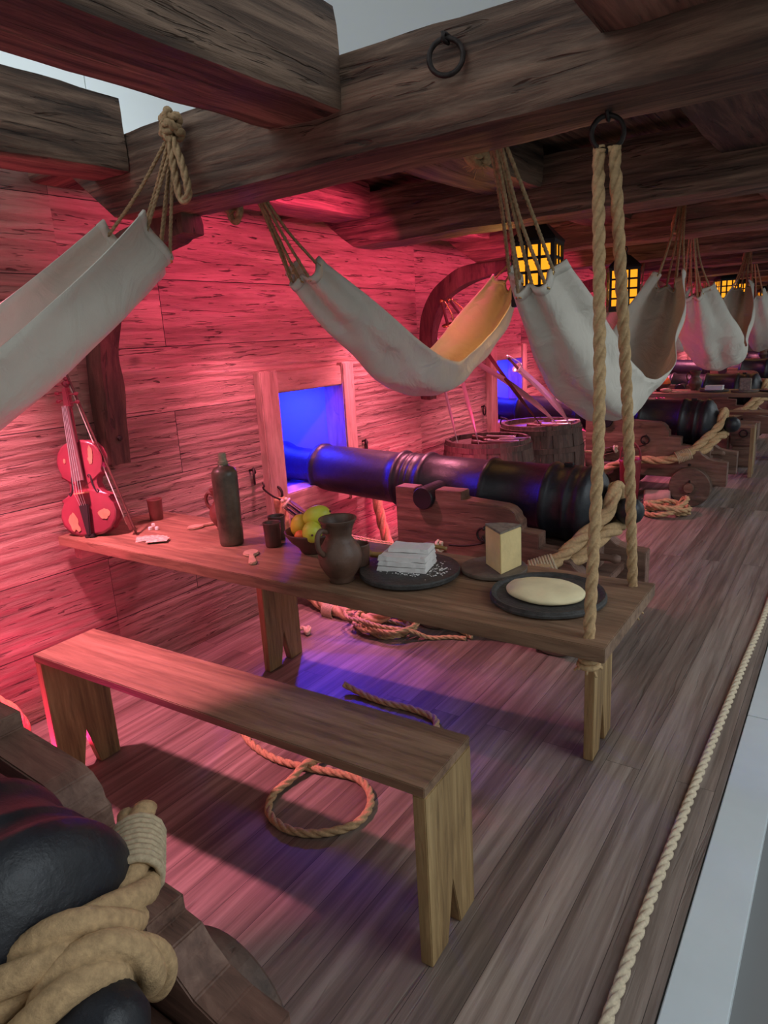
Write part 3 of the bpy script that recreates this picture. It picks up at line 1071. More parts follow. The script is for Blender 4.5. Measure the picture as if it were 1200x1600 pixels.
# hanks tied on beams
def hank(lbl, x, y, z, drop, r=.011, mat='cord', turns=3, loopx=.02):
    t = thing('rope_hank', lbl, 'rope', (x, y, z), 0, 'rope ends tied on the beams')
    bm = bmesh.new()
    for a in range(turns):
        mt = Matrix.Translation((0, 0, -.018 * a)) @ aim((.35 * math.sin(a * 2), .25, 1))
        path = [mt @ Vector(((.026 + .004 * math.sin(a * 3)) * math.cos(2 * PI * i / 28), .018 * math.sin(2 * PI * i / 28), .004 * math.sin(i))) for i in range(28)]
        sweep(bm, path, r, 10, True, 2 * PI / .06, 3, .25)
    path = spline([(-.012, .01, .02), (.012, -.02, .012), (-.01, -.022, -.03), (.008, -.01, -.06)], .008)
    sweep(bm, path, r, 10, False, 2 * PI / .06, 3, .25)
    link('knot', bm, mat, t, True)
    if drop:
        bm = rope_bm([(.0, -.01, -.04), (.004, -.012, -.04 - drop * .5), (loopx * .6, -.012, -.04 - drop * .9), (loopx * 1.6, -.014, -.04 - drop), (loopx * 2.3, -.012, -.04 - drop * .85), (loopx * 1.6, -.01, -.04 - drop * .45), (.006, -.006, -.05)], r * .95, seg=10)
        link('hanging_loop', bm, mat, t, True)
    return t


hank('big knotted rope with hanging loop on the nearest beam, upper left', 2.0, -.545, 1.935, .17, .011, loopx=.022)
hank('rope knot and loop on the third beam above the hammock end', 2.80, 1.925, 1.96, .16, .010, loopx=-.02)
hank('rope knot and loop on the fifth beam, far right', 2.80, 4.375, 1.93, .14, .010, loopx=-.02)
h = hank('small rope eye hanging under the nearest beam, left of the middle hammock cords', 1.915, -.27, 1.80, 0, .012)
bm = rope_bm([(0, 0, -.01), (-.012, 0, -.05), (.01, 0, -.085), (.034, 0, -.06), (.03, 0, -.01)], .011, seg=10); link('hanging_loop', bm, 'cord', h, True)
h = hank('frayed tan rope coil under the middle timber behind the nearest beam', 2.62, .05, 1.86, 0, .012, 'rope')
bm = bmesh.new()
torus(bm, .036, .014, Matrix.Translation((0, 0, -.015)) @ aim((.6, -1, 0)), 24, 10)
for a in range(14):
    cord_bm([(0, 0, -.045), (random.uniform(-.05, .07), random.uniform(-.03, .03), -.05 - random.uniform(.0, .04))], .0012, 4, bm)
link('frayed_coil', bm, 'rope', h, True)


# ------------------------------------------------------------------ lanterns
def make_lantern(lbl):
    t = thing('lantern', lbl, 'lantern', (0, 0, 0), 0, 'square horn lanterns with glowing panes')
    s, z0, z1 = .085, 0.0, .235
    bm = bmesh.new()
    box(bm, -s - .010, s + .010, -s - .010, s + .010, z0 - .022, z0 + .012, .003)
    box(bm, -s - .010, s + .010, -s - .010, s + .010, z1 - .006, z1 + .016, .003)
    for a in (-1, 1):
        for b in (-1, 1):
            box(bm, a * s - .008, a * s + .008, b * s - .008, b * s + .008, z0, z1)
    link('frame', bm, 'black_lantern', t)
    # roof: tapering four sided hood
    bm = bmesh.new()
    lathe(bm, [(0, z1 + .01), (.140, z1 + .010), (.135, z1 + .022), (.055, z1 + .085), (.030, z1 + .092), (.030, z1 + .105), (0, z1 + .108)], 4, Matrix.Rotation(PI / 4, 4, 'Z'))
    link('hood', bm, 'black_lantern', t)
    bm = bmesh.new()
    torus(bm, .022, .004, Matrix.Translation((0, 0, z1 + .125)) @ Matrix.Rotation(PI / 2, 4, 'X'), 20, 8)
    link('handle', bm, 'black_lantern', t, True)
    for k in range(4):
        r_ = Matrix.Rotation(k * PI / 2, 4, 'Z')
        bm = bmesh.new(); box(bm, -s + .006, s - .006, s - .006, s - .003, z0 + .010, z1 - .004, 0, r_)
        pn = link('pane', bm, 'glow', t)
        bm = bmesh.new()
        for i in (-1, 1):
            box(bm, i * .028 - .006, i * .028 + .006, s - .003, s + .003, z0 + .01, z1, 0, r_)
        for i in range(1, 4):
            z = z0 + (z1 - z0) * i / 4
            box(bm, -s, s, s - .003, s + .003, z - .006, z + .006, 0, r_)
        link('grille', bm, 'black_lantern', pn)
    bm = bmesh.new(); cord_bm([(0, 0, z1 + .145), (0, 0, z1 + .152), (0, 0, z1 + .16)], .005, 8, bm)
    link('hanging_hook', bm, 'black_lantern', t, True)
    return t


lan = make_lantern('glowing lantern behind the cords of the middle hammocks, nearest of all')
for i, (x, y, z, rz, l) in enumerate((
        (2.375, 1.10, 1.455, R(8), None),
        (2.27, 2.80, 1.435, R(22), 'glowing lantern seen between and right of the two table ropes'),
        (2.36, 6.25, 1.475, R(30), 'distant glowing lantern, left one of the close pair at right'),
        (2.40, 7.35, 1.475, R(10), 'distant glowing lantern, right one of the close pair at right'),
        (2.66, 7.9, 1.43, R(5), 'distant glowing lantern cut by the right edge'),
        (2.30, 10.3, 1.45, R(20), 'farthest small lantern deep in the gun deck'))):
    o = lan if i == 0 else dup(lan, l)
    o.location = (x, y, z); o.rotation_euler = (0, 0, rz)
    d = bpy.data.lights.new('lantern_light', 'POINT'); d.color = (1, .5, .12); d.energy = .8; d.shadow_soft_size = .1
    lo = bpy.data.objects.new('lantern_light', d); COL.objects.link(lo); lo.location = (x, y, z - .10)
    d = bpy.data.lights.new('lantern_light', 'POINT'); d.color = (1, .5, .12); d.energy = 3 if i == 0 else 1.0; d.shadow_soft_size = .08
    lo = bpy.data.objects.new('lantern_light', d); COL.objects.link(lo); lo.location = (x - .13, y - .03, z + .12)

# ------------------------------------------------------------------ things on the table
ZT = .6855


def lathed(name, prof, mat, loc, lbl, cat, group=None, seg=32, smooth=True, rot=None):
    t = thing(name, lbl, cat, loc, 0, group)
    bm = bmesh.new(); lathe(bm, prof, seg, rot)
    link('body', bm, mat, t, smooth)
    return t


def solid(name, prof, mat, loc, lbl, cat, group=None, seg=32, smooth=True):
    bm = bmesh.new(); lathe(bm, prof, seg)
    o = link(name, bm, mat, None, smooth)
    o.location = loc
    return tag(o, lbl, cat, group)


CUP = [(0, 0), (.024, 0), (.026, .003), (.027, .03), (.029, .078), (.030, .082), (.028, .083), (.0255, .079), (.0235, .012), (0, .010)]
cups = [solid('cup', CUP, 'redclay', (1.335, -.285, ZT), 'small red clay cup at the hull end of the table, beside the violin', 'cup', 'clay cups'),
        solid('cup', CUP, 'clay', (1.995, -.29, ZT), 'dark clay cup, the rear one of the pair left of the fruit bowl', 'cup', 'clay cups'),
        solid('cup', CUP, 'clay', (2.04, -.36, ZT), 'dark clay cup, the front one of the pair left of the fruit bowl', 'cup', 'clay cups'),
        solid('cup', CUP, 'claybrown', (2.455, -.435, ZT), 'brown clay cup half hidden behind the jug', 'cup', 'clay cups')]


def make_jug(lbl, mat, s=1.0):
    t = thing('jug', lbl, 'jug', (0, 0, 0), 0, 'earthenware jugs')
    prof = [(0, 0), (.033, 0), (.036, .004), (.034, .010), (.044, .025), (.058, .050), (.062, .072), (.057, .095), (.043, .115), (.036, .127), (.037, .140), (.045, .165), (.053, .178), (.052, .181), (.048, .178), (.039, .160), (.032, .135), (.032, .125), (.050, .09), (.050, .05), (0, .02)]
    bm = bmesh.new(); lathe(bm, [(r * s, h_ * s) for r, h_ in prof], 36)
    link('body', bm, mat, t, True)
    bm = bmesh.new()
    path = spline([(.040 * s, 0, .150 * s), (.062 * s, 0, .158 * s), (.076 * s, 0, .140 * s), (.074 * s, 0, .110 * s), (.058 * s, 0, .088 * s)], .006)
    rr = []
    sweep(bm, path, .0075 * s, 10)
    link('handle', bm, mat, t, True)
    return t


j1 = make_jug('brown glazed jug with one handle, standing in front of the fruit bowl', 'claybrown')
j1.location = (2.455, -.525, ZT); j1.rotation_euler = (0, 0, R(-100))
j2 = make_jug('small dark red jug standing behind the tall bottle', 'redclay', .86)
j2.location = (1.72, -.275, ZT); j2.rotation_euler = (0, 0, R(200))
# bottle
t = thing('bottle', 'tall dark stoneware bottle with a stopper tied on', 'bottle', (1.885, -.40, ZT))
bm = bmesh.new(); lathe(bm, [(0, 0), (.036, 0), (.040, .004), (.0405, .02), (.0430, .235), (.0415, .250), (.034, .262), (.020, .268), (.0155, .275), (.0155, .285), (0, .286)], 36)
link('body', bm, 'bottle', t, True)
bm = bmesh.new(); lathe(bm, [(0, .270), (.0155, .268), (.016, .283), (.013, .290), (.013, .308), (.011, .312), (0, .312)], 18)
link('stopper', bm, 'cork', t, True)
bm = bmesh.new()
for a in range(4):
    torus(bm, .016, .0022, Matrix.Translation((0, 0, .266 + .005 * a)) @ aim((.2 * math.sin(a * 2), .2, 1)), 16, 5)
for a in range(5):
    cord_bm([(.015 * math.cos(a), .015 * math.sin(a), .268), (.024 * math.cos(a), .024 * math.sin(a), .255), (.028 * math.cos(a + .3), .028 * math.sin(a + .3), .240)], .0012, 4, bm)
link('string', bm, 'cork', t, True)


def spoon_obj(lbl, loc, rz):
    bm = bmesh.new()
    head = [(.030 * math.cos(a), .026 * math.sin(a)) for a in [R(x) for x in range(20, 341, 20)]]
    pts = head + [(.045, -.008), (.095, -.013), (.112, -.012), (.118, 0), (.112, .012), (.095, .013), (.045, .008)]
    prism(bm, pts, 0, .009, 'xy', .003)
    o = link('wooden_spoon', bm, 'spoon')
    o.location = loc; o.rotation_euler = (0, 0, rz)
    return tag(o, lbl, 'spoon', 'small flat wooden spoons')


spoon_obj('flat wooden spoon lying between the dice and the bottle', (1.60, -.315, ZT), R(68))
spoon_obj('flat wooden spoon lying in front of the bottle, near the table edge', (2.035, -.46, ZT), R(-42))
# ladle
t = thing('ladle', 'long yellowish wooden ladle lying between the jug and the linen', 'ladle', (0, 0, 0))
bm = bmesh.new()
path = spline([(2.395, -.345, ZT + .022), (2.43, -.325, ZT + .012), (2.47, -.29, ZT + .010), (2.50, -.25, ZT + .016), (2.54, -.21, ZT + .022), (2.60, -.185, ZT + .012)], .01)
sweep(bm, path, lambda u: .009 - .003 * u, 10)
link('handle', bm, 'ladle', t, True)
bm = bmesh.new()
lathe(bm, [(0, 0), (.022, .003), (.034, .012), (.038, .022), (.036, .023), (.030, .014), (0, .006)], 24, Matrix.Translation((2.385, -.345, ZT)) @ Matrix.Diagonal((1.15, .85, 1, 1)))
link('bowl', bm, 'ladle', t, True)
# fruit bowl
solid('bowl', [(0, 0), (.040, 0), (.044, .004), (.050, .018), (.074, .040), (.090, .064), (.0925, .070), (.089, .072), (.084, .066), (.066, .042), (.040, .016), (0, .012)], 'clay', (2.205, -.345, ZT), 'dark wooden bowl heaped with mangoes', 'bowl', None, 40)


def fruit(lbl, loc, s, mat, rot=(0, 0, 0), r=.035, g='fruit in the near bowl', stem=True):
    t = thing('fruit', lbl, 'fruit', loc, 0, g)
    bm = bmesh.new()
    rm = Matrix.Rotation(rot[0], 4, 'X') @ Matrix.Rotation(rot[1], 4, 'Y') @ Matrix.Rotation(rot[2], 4, 'Z')
    ball(bm, r, (0, 0, 0), *s, rm)
    link('skin', bm, mat, t, True)
    if stem:
        bm = bmesh.new()
        lathe(bm, [(0, 0), (.004, 0), (.003, .004), (0, .005)], 8, rm @ Matrix.Translation((r * s[0] * .99, 0, 0)) @ aim((1, 0, 0)))
        link('stem_scar', bm, 'leather', t)
    return t


fruit('large yellow green mango on top of the bowl', (2.225, -.345, ZT + .118), (1.35, .95, .95), 'lime', (0, R(-20), R(20)), .035)
fruit('yellow orange mango at the left side of the bowl', (2.160, -.355, ZT + .082), (.95, .95, 1.25), 'mango', (0, R(15), 0), .032)
fruit('round lime green mango at the front of the bowl', (2.245, -.395, ZT + .080), (1.0, .95, 1.05), 'lime', (0, 0, R(-50)), .033)
fruit('small orange fruit low between the two front mangoes', (2.198, -.398, ZT + .062), (1, 1, 1), 'orange', (0, 0, 0), .020)
fruit('red orange fruit at the back right of the bowl', (2.260, -.305, ZT + .084), (1.2, 1, .95), 'orange', (0, 0, 0), .033)


def plate(name, lbl, x, y, r, th, mat, rim=0, g='round serving boards'):
    prof = [(0, 0), (r * .93, 0), (r, th * .35), (r, th * .8), (r * .985, th), (r * .97, th + rim), (r * .92, th + rim * .7), (r * .88, th), (0, th)]
    return solid(name, prof, mat, (x, y, ZT), lbl, 'board', g, 56, False)


plate('round_board', 'round dark board carrying the folded white linen and flour', 2.60, -.400, .142, .020, 'slate')
plate('round_board', 'small round brown board under the cheese', 2.80, -.275, .092, .014, 'board')
plate('round_plate', 'round dark plate under the flatbread, by the rope', 3.005, -.400, .142, .012, 'slate', .007)
# folded linen: sheets
t = thing('folded_linen', 'stack of folded white sheets dusted with flour', 'linen', (2.585, -.385, ZT + .020), R(14))
z = 0
for k, (dx, dy, w_, d_) in enumerate(((0, -.006, .072, .056), (.001, -.004, .070, .054), (-.001, .0, .070, .052), (.006, .022, .060, .034))):
    bm = bmesh.new()
    n = 10
    top = []
    for lv in (0, 1):
        g = []
        for i in range(n + 1):
            row = []
            for j in range(n + 1):
                x_ = dx + w_ * (i / n * 2 - 1) * (.96 if lv else 1)
                y_ = dy + d_ * (j / n * 2 - 1) * (.96 if lv else 1)
                q = Vector((x_ + .0025 * noise.noise(Vector((j * .7, k * 3, 1))), y_ + .0025 * noise.noise(Vector((i * .7, k * 3, 5))), z + lv * .0115 + .0025 * noise.noise(Vector((x_ * 30, y_ * 30, k * 2 + lv)))))
                row.append(bm.verts.new(q))
            g.append(row)
        top.append(g)
    for i in range(n):
        for j in range(n):
            bm.faces.new((top[1][i][j], top[1][i + 1][j], top[1][i + 1][j + 1], top[1][i][j + 1]))
            bm.faces.new((top[0][i][j], top[0][i][j + 1], top[0][i + 1][j + 1], top[0][i + 1][j]))
    rim = [(i, 0) for i in range(n)] + [(n, j) for j in range(n)] + [(n - i, n) for i in range(n)] + [(0, n - j) for j in range(n)]
    for a, b in zip(rim, rim[1:] + rim[:1]):
        bm.faces.new((top[0][a[0]][a[1]], top[0][b[0]][b[1]], top[1][b[0]][b[1]], top[1][a[0]][a[1]]))
    bmesh.ops.recalc_face_normals(bm, faces=bm.faces[:])
    link('sheet', bm, 'linen', t, False)
    z += .0135
# flour specks
bm = bmesh.new()
rr = random.Random(5)
for k in range(260):
    a = rr.uniform(0, 2 * PI); q = abs(rr.gauss(.075, .022))
    px, py = 2.60 + q * math.cos(a) * 1.15, -.39 + q * math.sin(a) * .8
    if (px - 2.60) ** 2 + (py + .40) ** 2 > .12 ** 2 or (a > 3.6 and a < 4.2):
        continue
    s_ = rr.uniform(.0008, .0026)
    g = bmesh.ops.create_icosphere(bm, subdivisions=1, radius=s_)
    bmesh.ops.transform(bm, matrix=Matrix.Translation((px, py, ZT + .0205)) @ Matrix.Diagonal((1.6, 1.6, .35, 1)), verts=g['verts'])
o = link('spilled_flour', bm, 'flour')
tag(o, 'white flour scattered on the dark board round the linen', 'flour')
o['kind'] = 'stuff'
# cheese wedge
t = thing('cheese_wedge', 'tall yellow cheese wedge with grey rind, near gun side of the table', 'cheese', (2.822, -.275, ZT + .0145), R(8))
tip, lf, rg = Vector((.018, -.062)), Vector((-.048, .012)), Vector((.050, .030))
arc = [lf.lerp(rg, i / 8) + Vector((-.25, 1)).normalized() * .012 * math.sin(PI * i / 8) for i in range(9)]
bm = bmesh.new(); prism(bm, [tuple(tip)] + [tuple(p_) for p_ in arc[::-1]], 0, .112, 'xy', .002)
link('paste', bm, 'cheese', t)
bm = bmesh.new(); prism(bm, [tuple(tip)] + [tuple(p_) for p_ in arc[::-1]], .1121, .118, 'xy', .001)
link('top_rind', bm, 'rind', t)
bm = bmesh.new()
out = Vector((-.25, 1)).normalized() * .004
prism(bm, [tuple(p_) for p_ in arc] + [tuple(p_ + out) for p_ in arc[::-1]], 0, .118, 'xy')
link('back_rind', bm, 'rind', t)
# flatbread
bm = bmesh.new()
prof = [(0, 0), (.090, 0), (.100, .004), (.101, .009), (.096, .014), (.06, .019), (0, .022)]
lathe(bm, prof, 48)
for v in bm.verts:
    v.co += Vector((v.co.x, v.co.y, 0)) * .05 * noise.noise(Vector((v.co.x * 14, v.co.y * 14, 3)))
    v.co.z += .003 * noise.noise(v.co * 25) if v.co.z > .005 else 0
    v.co.y *= .80
o = link('flatbread', bm, 'bread', None, True); o.location = (3.00, -.405, ZT + .0125); o.rotation_euler = (0, 0, R(-8))
tag(o, 'thick pale flatbread on the dark plate by the rope', 'bread')

# playing cards and dice
for k in range(7):
    bm = bmesh.new(); box(bm, -.024, .024, -.036, .036, 0, .0006)
    o = link('playing_card', bm, 'card')
    a = R(50 - k * 17)
    o.location = (1.575 + (k - 3) * .014, -.485 - .003 * (k - 3) ** 2 * .5, ZT + .0003 + .0012 * k)
    o.rotation_euler = (R(.8), R(.6), a)
    tag(o, 'worn playing card, %s in the fan in front of the violin' % ('lowest', 'second lowest', 'third lowest', 'middle one', 'third from the top', 'second from the top', 'topmost')[k], 'playing card', 'fan of old playing cards')
for k, (x, y, z, l) in enumerate(((1.452, -.405, 0, 'left of the two lower ones'), (1.474, -.392, 0, 'right of the two lower ones'), (1.462, -.397, .0125, 'resting on the other two'))):
    bm = bmesh.new(); box(bm, -.006, .006, -.006, .006, 0, .012, .0015)
    o = link('die', bm, 'bone')
    o.location = (x, y, ZT + z); o.rotation_euler = (0, 0, .5 * k)
    tag(o, 'tiny white die behind the cards, %s' % l, 'die', 'three bone dice')


# ------------------------------------------------------------------ violin
def make_violin():
    t = thing('violin', 'worn red violin leaning against the hull at the table end', 'violin')
    # local frame: y up the instrument, x width, z out of the belly
    half = [(0, 0), (.045, .002), (.078, .018), (.100, .048), (.105, .080), (.099, .108), (.088, .126), (.086, .134), (.093, .141),
            (.084, .146), (.066, .155), (.055, .172), (.051, .190), (.054, .207), (.064, .220), (.078, .226), (.075, .233), (.077, .242), (.084, .262), (.085, .288), (.076, .315), (.058, .338), (.030, .351), (0, .355)]
    outline = half + [(-x, y) for x, y in half[-2:0:-1]]
    bm = bmesh.new(); prism(bm, [(x * .965, y * .975 + .004) for x, y in outline], -.032, 0, 'xy')
    link('ribs', bm, 'violin', t)

    def dome(z0, hz, nm):
        bm = bmesh.new()
        c = Vector((0, .175))
        lay = []
        for f, q in ((1, 0), (1.0, .0035), (.93, .0045), (.8, .008), (.6, .0125), (.35, .0155), (.12, .0165)):
            lay.append([bm.verts.new((x * f, c.y + (y - c.y) * f, z0 + hz * (q if q < .004 else .0035 + (q - .0035) * .55))) for x, y in outline])
        n = len(outline)
        for a, b in zip(lay[:-1], lay[1:]):
            for i in range(n):
                bm.faces.new((a[i], a[(i + 1) % n], b[(i + 1) % n], b[i]))
        bm.faces.new(lay[0]); bm.faces.new(lay[-1])
        bmesh.ops.recalc_face_normals(bm, faces=bm.faces[:])
        return link(nm, bm, 'violin', t, True)
    belly = dome(0, 1, 'belly')
    dome(-.032, -1, 'back')

    def surf(x, y):
        f = max(abs(x) / .09, abs(y - .175) / .18)
        return .0112 - .0065 * min(1, f) ** 2.0
    for s in (-1, 1):
        bm = bmesh.new()
        pts = [(s * (.030), .213), (s * .026, .220), (s * .031, .224), (s * .036, .215), (s * .038, .190), (s * .045, .165), (s * .052, .156), (s * .056, .163), (s * .050, .168)]
        path = [Vector((p.x, p.y, surf(p.x, p.y) - .0005)) for p in spline([(x, y, 0) for x, y in pts], .004)]
        sweep(bm, path, lambda u: .0016 + .0016 * math.sin(u * PI), 6)
        link('sound_hole', bm, 'ebony', belly, True)
    # worn bare patches
    for px, py, sx, sy, sd in ((.048, .300, .009, .026, 1), (.045, .275, .008, .015, 8), (-.052, .285, .005, .008, 4), (.062, .075, .020, .018, 2), (-.058, .060, .018, .032, 3), (-.045, .035, .010, .012, 5)):
        bm = bmesh.new()
        vs = []
        n = 22
        cz = surf(px, py)
        ctr = bm.verts.new((px, py, surf(px, py) + .0012))
        for i in range(n):
            a = 2 * PI * i / n
            q = 1 + .38 * noise.noise(Vector((math.cos(a) * 2, math.sin(a) * 2, sd * 3.3)))
            x, y = px + sx * math.cos(a) * q, py + sy * math.sin(a) * q
            vs.append(bm.verts.new((x, y, surf(x, y) + .0010)))
        for i in range(n):
            bm.faces.new((ctr, vs[i], vs[(i + 1) % n]))
        link('worn_patch', bm, 'vwear', belly)
    bm = bmesh.new()
    prism(bm, [(-.021, .205), (.021, .205), (.0125, .475), (-.0125, .475)], .024, .032, 'xy', .001)
    link('fingerboard', bm, 'fingerb', t)
    bm = bmesh.new(); box(bm, -.012, .012, .34, .478, .002, .024, .005)
    neck = link('neck', bm, 'violin', t)
    bm = bmesh.new(); prism(bm, [(-.0125, .473), (.0125, .473), (.009, .545), (-.009, .545)], -.004, .020, 'xy', .003)
    link('pegbox', bm, 'violin', neck)
    bm = bmesh.new()
    path = [Vector((0, .562 + (.017 - .0022 * a) * math.cos(a), .002 - (.017 - .0022 * a) * math.sin(a))) for a in [i * .25 for i in range(28)]]
    sweep(bm, path, lambda u: .0075 - .003 * u, 8)
    lathe(bm, [(0, -.011), (.008, -.011), (.008, .011), (0, .011)], 14, Matrix.Translation((0, .562, .002)) @ aim((1, 0, 0)))
    link('scroll', bm, 'violin', neck, True)
    for k, y in enumerate((.488, .502, .518, .532)):
        s = -1 if k % 2 else 1
        bm = bmesh.new()
        cord_bm([(-s * .012, y, .008), (s * .028, y, .008)], .003, 8, bm)
        ball(bm, .009, (s * .035, y, .008), 1.1, .75, .45, None, 2)
        link('peg', bm, 'violin', neck, True)
    bm = bmesh.new()
    prism(bm, [(-.007, .004), (.007, .004), (.019, .118), (-.019, .118)], .017, .026, 'xy', .003)
    link('tailpiece', bm, 'ebony', t)
    bm = bmesh.new(); box(bm, -.018, .018, -.004, .008, .006, .022, .002); link('end_button', bm, 'ebony', t)
    bm = bmesh.new(); prism(bm, [(-.022, .009), (-.015, .016), (-.008, .011), (.008, .011), (.015, .016), (.022, .009), (.020, .040), (0, .046), (-.020, .040)], .158, .163, 'xz')
    link('bridge', bm, 'vwear', t)
    for k in range(4):
        x = (k - 1.5)
        bm = bmesh.new()
        cord_bm([(x * .007, .115, .028), (x * .0095, .160, .043), (x * .0045, .478, .036)], .0008, 4, bm, .3)
        link('string', bm, 'steel', t)
    return t


v = make_violin()
foot = Vector((1.315, -.555, ZT + .003)); head = Vector((1.215, -.50, ZT + .575))
Yv = (head - foot).normalized()
face = Vector((.42, -.90, 0))
Zv = (face - Yv * face.dot(Yv)).normalized()
Xv = Yv.cross(Zv)
v.matrix_world = Matrix.Translation(foot) @ Matrix((Xv, Yv, Zv)).transposed().to_4x4()
v.scale = (1.08, 1.0, 1.0)

t = thing('violin_bow', 'violin bow leaning on the hull beside the violin', 'bow')
a, b = Vector((1.465, -.475, ZT + .004)), Vector((1.205, -.49, ZT + .60))
d = (b - a)
side = Vector((-.9, -.3, -.3)).normalized()
bm = bmesh.new(); sweep(bm, spline([a, a + d * .3 + side * -.004, a + d * .6 + side * .0, b], .03), .0042, 8); link('stick', bm, 'leather', t, True)
bm = bmesh.new(); sweep(bm, spline([a + d * .07 + side * .022, b + side * .006], .1), .0022, 6); link('hair', bm, 'hair', t, True)
bm = bmesh.new(); box(bm, 0, .020, -.005, .005, 0, .055, .002, Matrix.Translation(a + d * .03) @ Matrix((side, d.normalized().cross(side), d.normalized())).transposed().to_4x4())
link('frog', bm, 'leather', t)


# ------------------------------------------------------------------ second table's dishes
def far_dishes(dy, tagw, full=True):
    solid('bowl', [(0, 0), (.040, 0), (.050, .018), (.090, .064), (.0925, .070), (.084, .066), (.04, .016), (0, .012)], 'clay', (2.02, -.35 + dy, ZT), 'dark bowl of oranges on the %s' % tagw, 'bowl', None, 24)
    for x, y, z, l in ((2.00, -.37, .085, 'left'), (2.06, -.34, .085, 'right')):
        fruit('orange on the %s, the %s one in the bowl' % (tagw, l), (x, y + dy, ZT + z), (1, 1, 1), 'orange', (0, 0, 0), .042, 'oranges on the far tables', False)
    j = dup(j1, 'brown jug standing on the %s' % tagw, (2.31, -.28 + dy, ZT), R(180))
    c = solid('round_board', [(0, 0), (.12, 0), (.125, .01), (.12, .015), (0, .015)], 'slate', (2.50, -.40 + dy, ZT), 'dark board under the linen on the %s' % tagw, 'board')
    bm = bmesh.new()
    for k in range(3):
        box(bm, -.075, .075, -.05, .05, .0135 * k, .0135 * k + .0115, .003)
    o = link('folded_linen', bm, 'linen'); o.location = (2.50, -.40 + dy, ZT + .015)
    tag(o, 'folded white linen on the %s' % tagw, 'linen')
    solid('round_board', [(0, 0), (.11, 0), (.115, .01), (.11, .014), (0, .014)], 'board', (2.76, -.46 + dy, ZT), 'brown round board with a cheese on the %s' % tagw, 'board')
    bm = bmesh.new(); prism(bm, [(-.045, -.03), (.045, -.03), (.048, .02), (0, .045), (-.048, .02)], 0, .105, 'xy', .004)
    o = link('cheese_wedge', bm, 'rind'); o.location = (2.76, -.46 + dy, ZT + .014)
    tag(o, 'upright brown rinded cheese on the %s' % tagw, 'cheese')
    o = solid('round_plate', [(0, 0), (.13, 0), (.14, .012), (.135, .015), (0, .012)], 'slate', (3.00, -.38 + dy, ZT), 'dark plate under a flatbread on the %s' % tagw, 'plate')
    o = solid('flatbread', [(0, 0), (.095, 0), (.10, .006), (.09, .014), (0, .02)], 'bread', (3.00, -.38 + dy, ZT + .0125), 'pale flatbread on the %s' % tagw, 'bread')


far_dishes(TQ, 'second table')
far_dishes(TQ * 2 - .1, 'farthest table')
spoon_obj('reddish wooden spoon on the second table', (2.17, -.50 + TQ, ZT), R(20))
bm = bmesh.new(); ball(bm, .035, (0, 0, .022), 1.5, .9, .6, None, 2)
o = link('bread_roll', bm, 'spoon', None, True); o.location = (2.10, -.52 + TQ, ZT)
tag(o, 'small brown roll lying beside the orange bowl on the second table', 'bread')


# ------------------------------------------------------------------ casks
def make_cask(lbl, r=.29, h=.62):
    t = thing('cask', lbl, 'cask', (0, 0, 0), 0, 'wooden casks by the hull')
    NS = 22
    bm = bmesh.new()
    for k in range(NS):
        a0, a1 = 2 * PI * (k + .008) / NS, 2 * PI * (k + .992) / NS
        prev = None
        lv = []
        for i in range(9):
            z = h * i / 8
            rr = r + .035 * math.sin(PI * i / 8) + .003 * math.sin(k * 2.7)
            lv.append([bm.verts.new((q * math.cos(a), q * math.sin(a), z)) for a, q in ((a0, rr), ((a0 + a1) / 2, rr + .002), (a1, rr), (a1, rr - .022), (a0, rr - .022))])
        for a, b in zip(lv[:-1], lv[1:]):
            for i in range(5):
                bm.faces.new((a[i], a[(i + 1) % 5], b[(i + 1) % 5], b[i]))
        bm.faces.new(lv[0][::-1]); bm.faces.new(lv[-1])
    bmesh.ops.recalc_face_normals(bm, faces=bm.faces[:])
    link('staves', bm, 'cask', t)
    for z in (.03, .15, h - .17, h - .045):
        bm = bmesh.new()
        q = r + .035 * math.sin(PI * z / h) + .004
        lathe(bm, [(q - .008, z - .018), (q + .003, z - .018), (q + .003, z + .018), (q - .008, z + .018)], 44)
        link('hoop', bm, 'cask', t)
    bm = bmesh.new(); lathe(bm, [(0, h - .035), (r - .015, h - .035), (r - .015, h - .055), (0, h - .055)], 40)
    link('head', bm, 'cask', t)
    return t


k1 = make_cask('nearer low cask behind the first gun, pistols on its head')
k1.location = (1.50, 2.36, 0)
k2 = dup(k1, 'farther cask beside the second gun, tools on its head', (1.63, 3.00, 0), R(30)); k2.scale = (1, 1, 1.05)


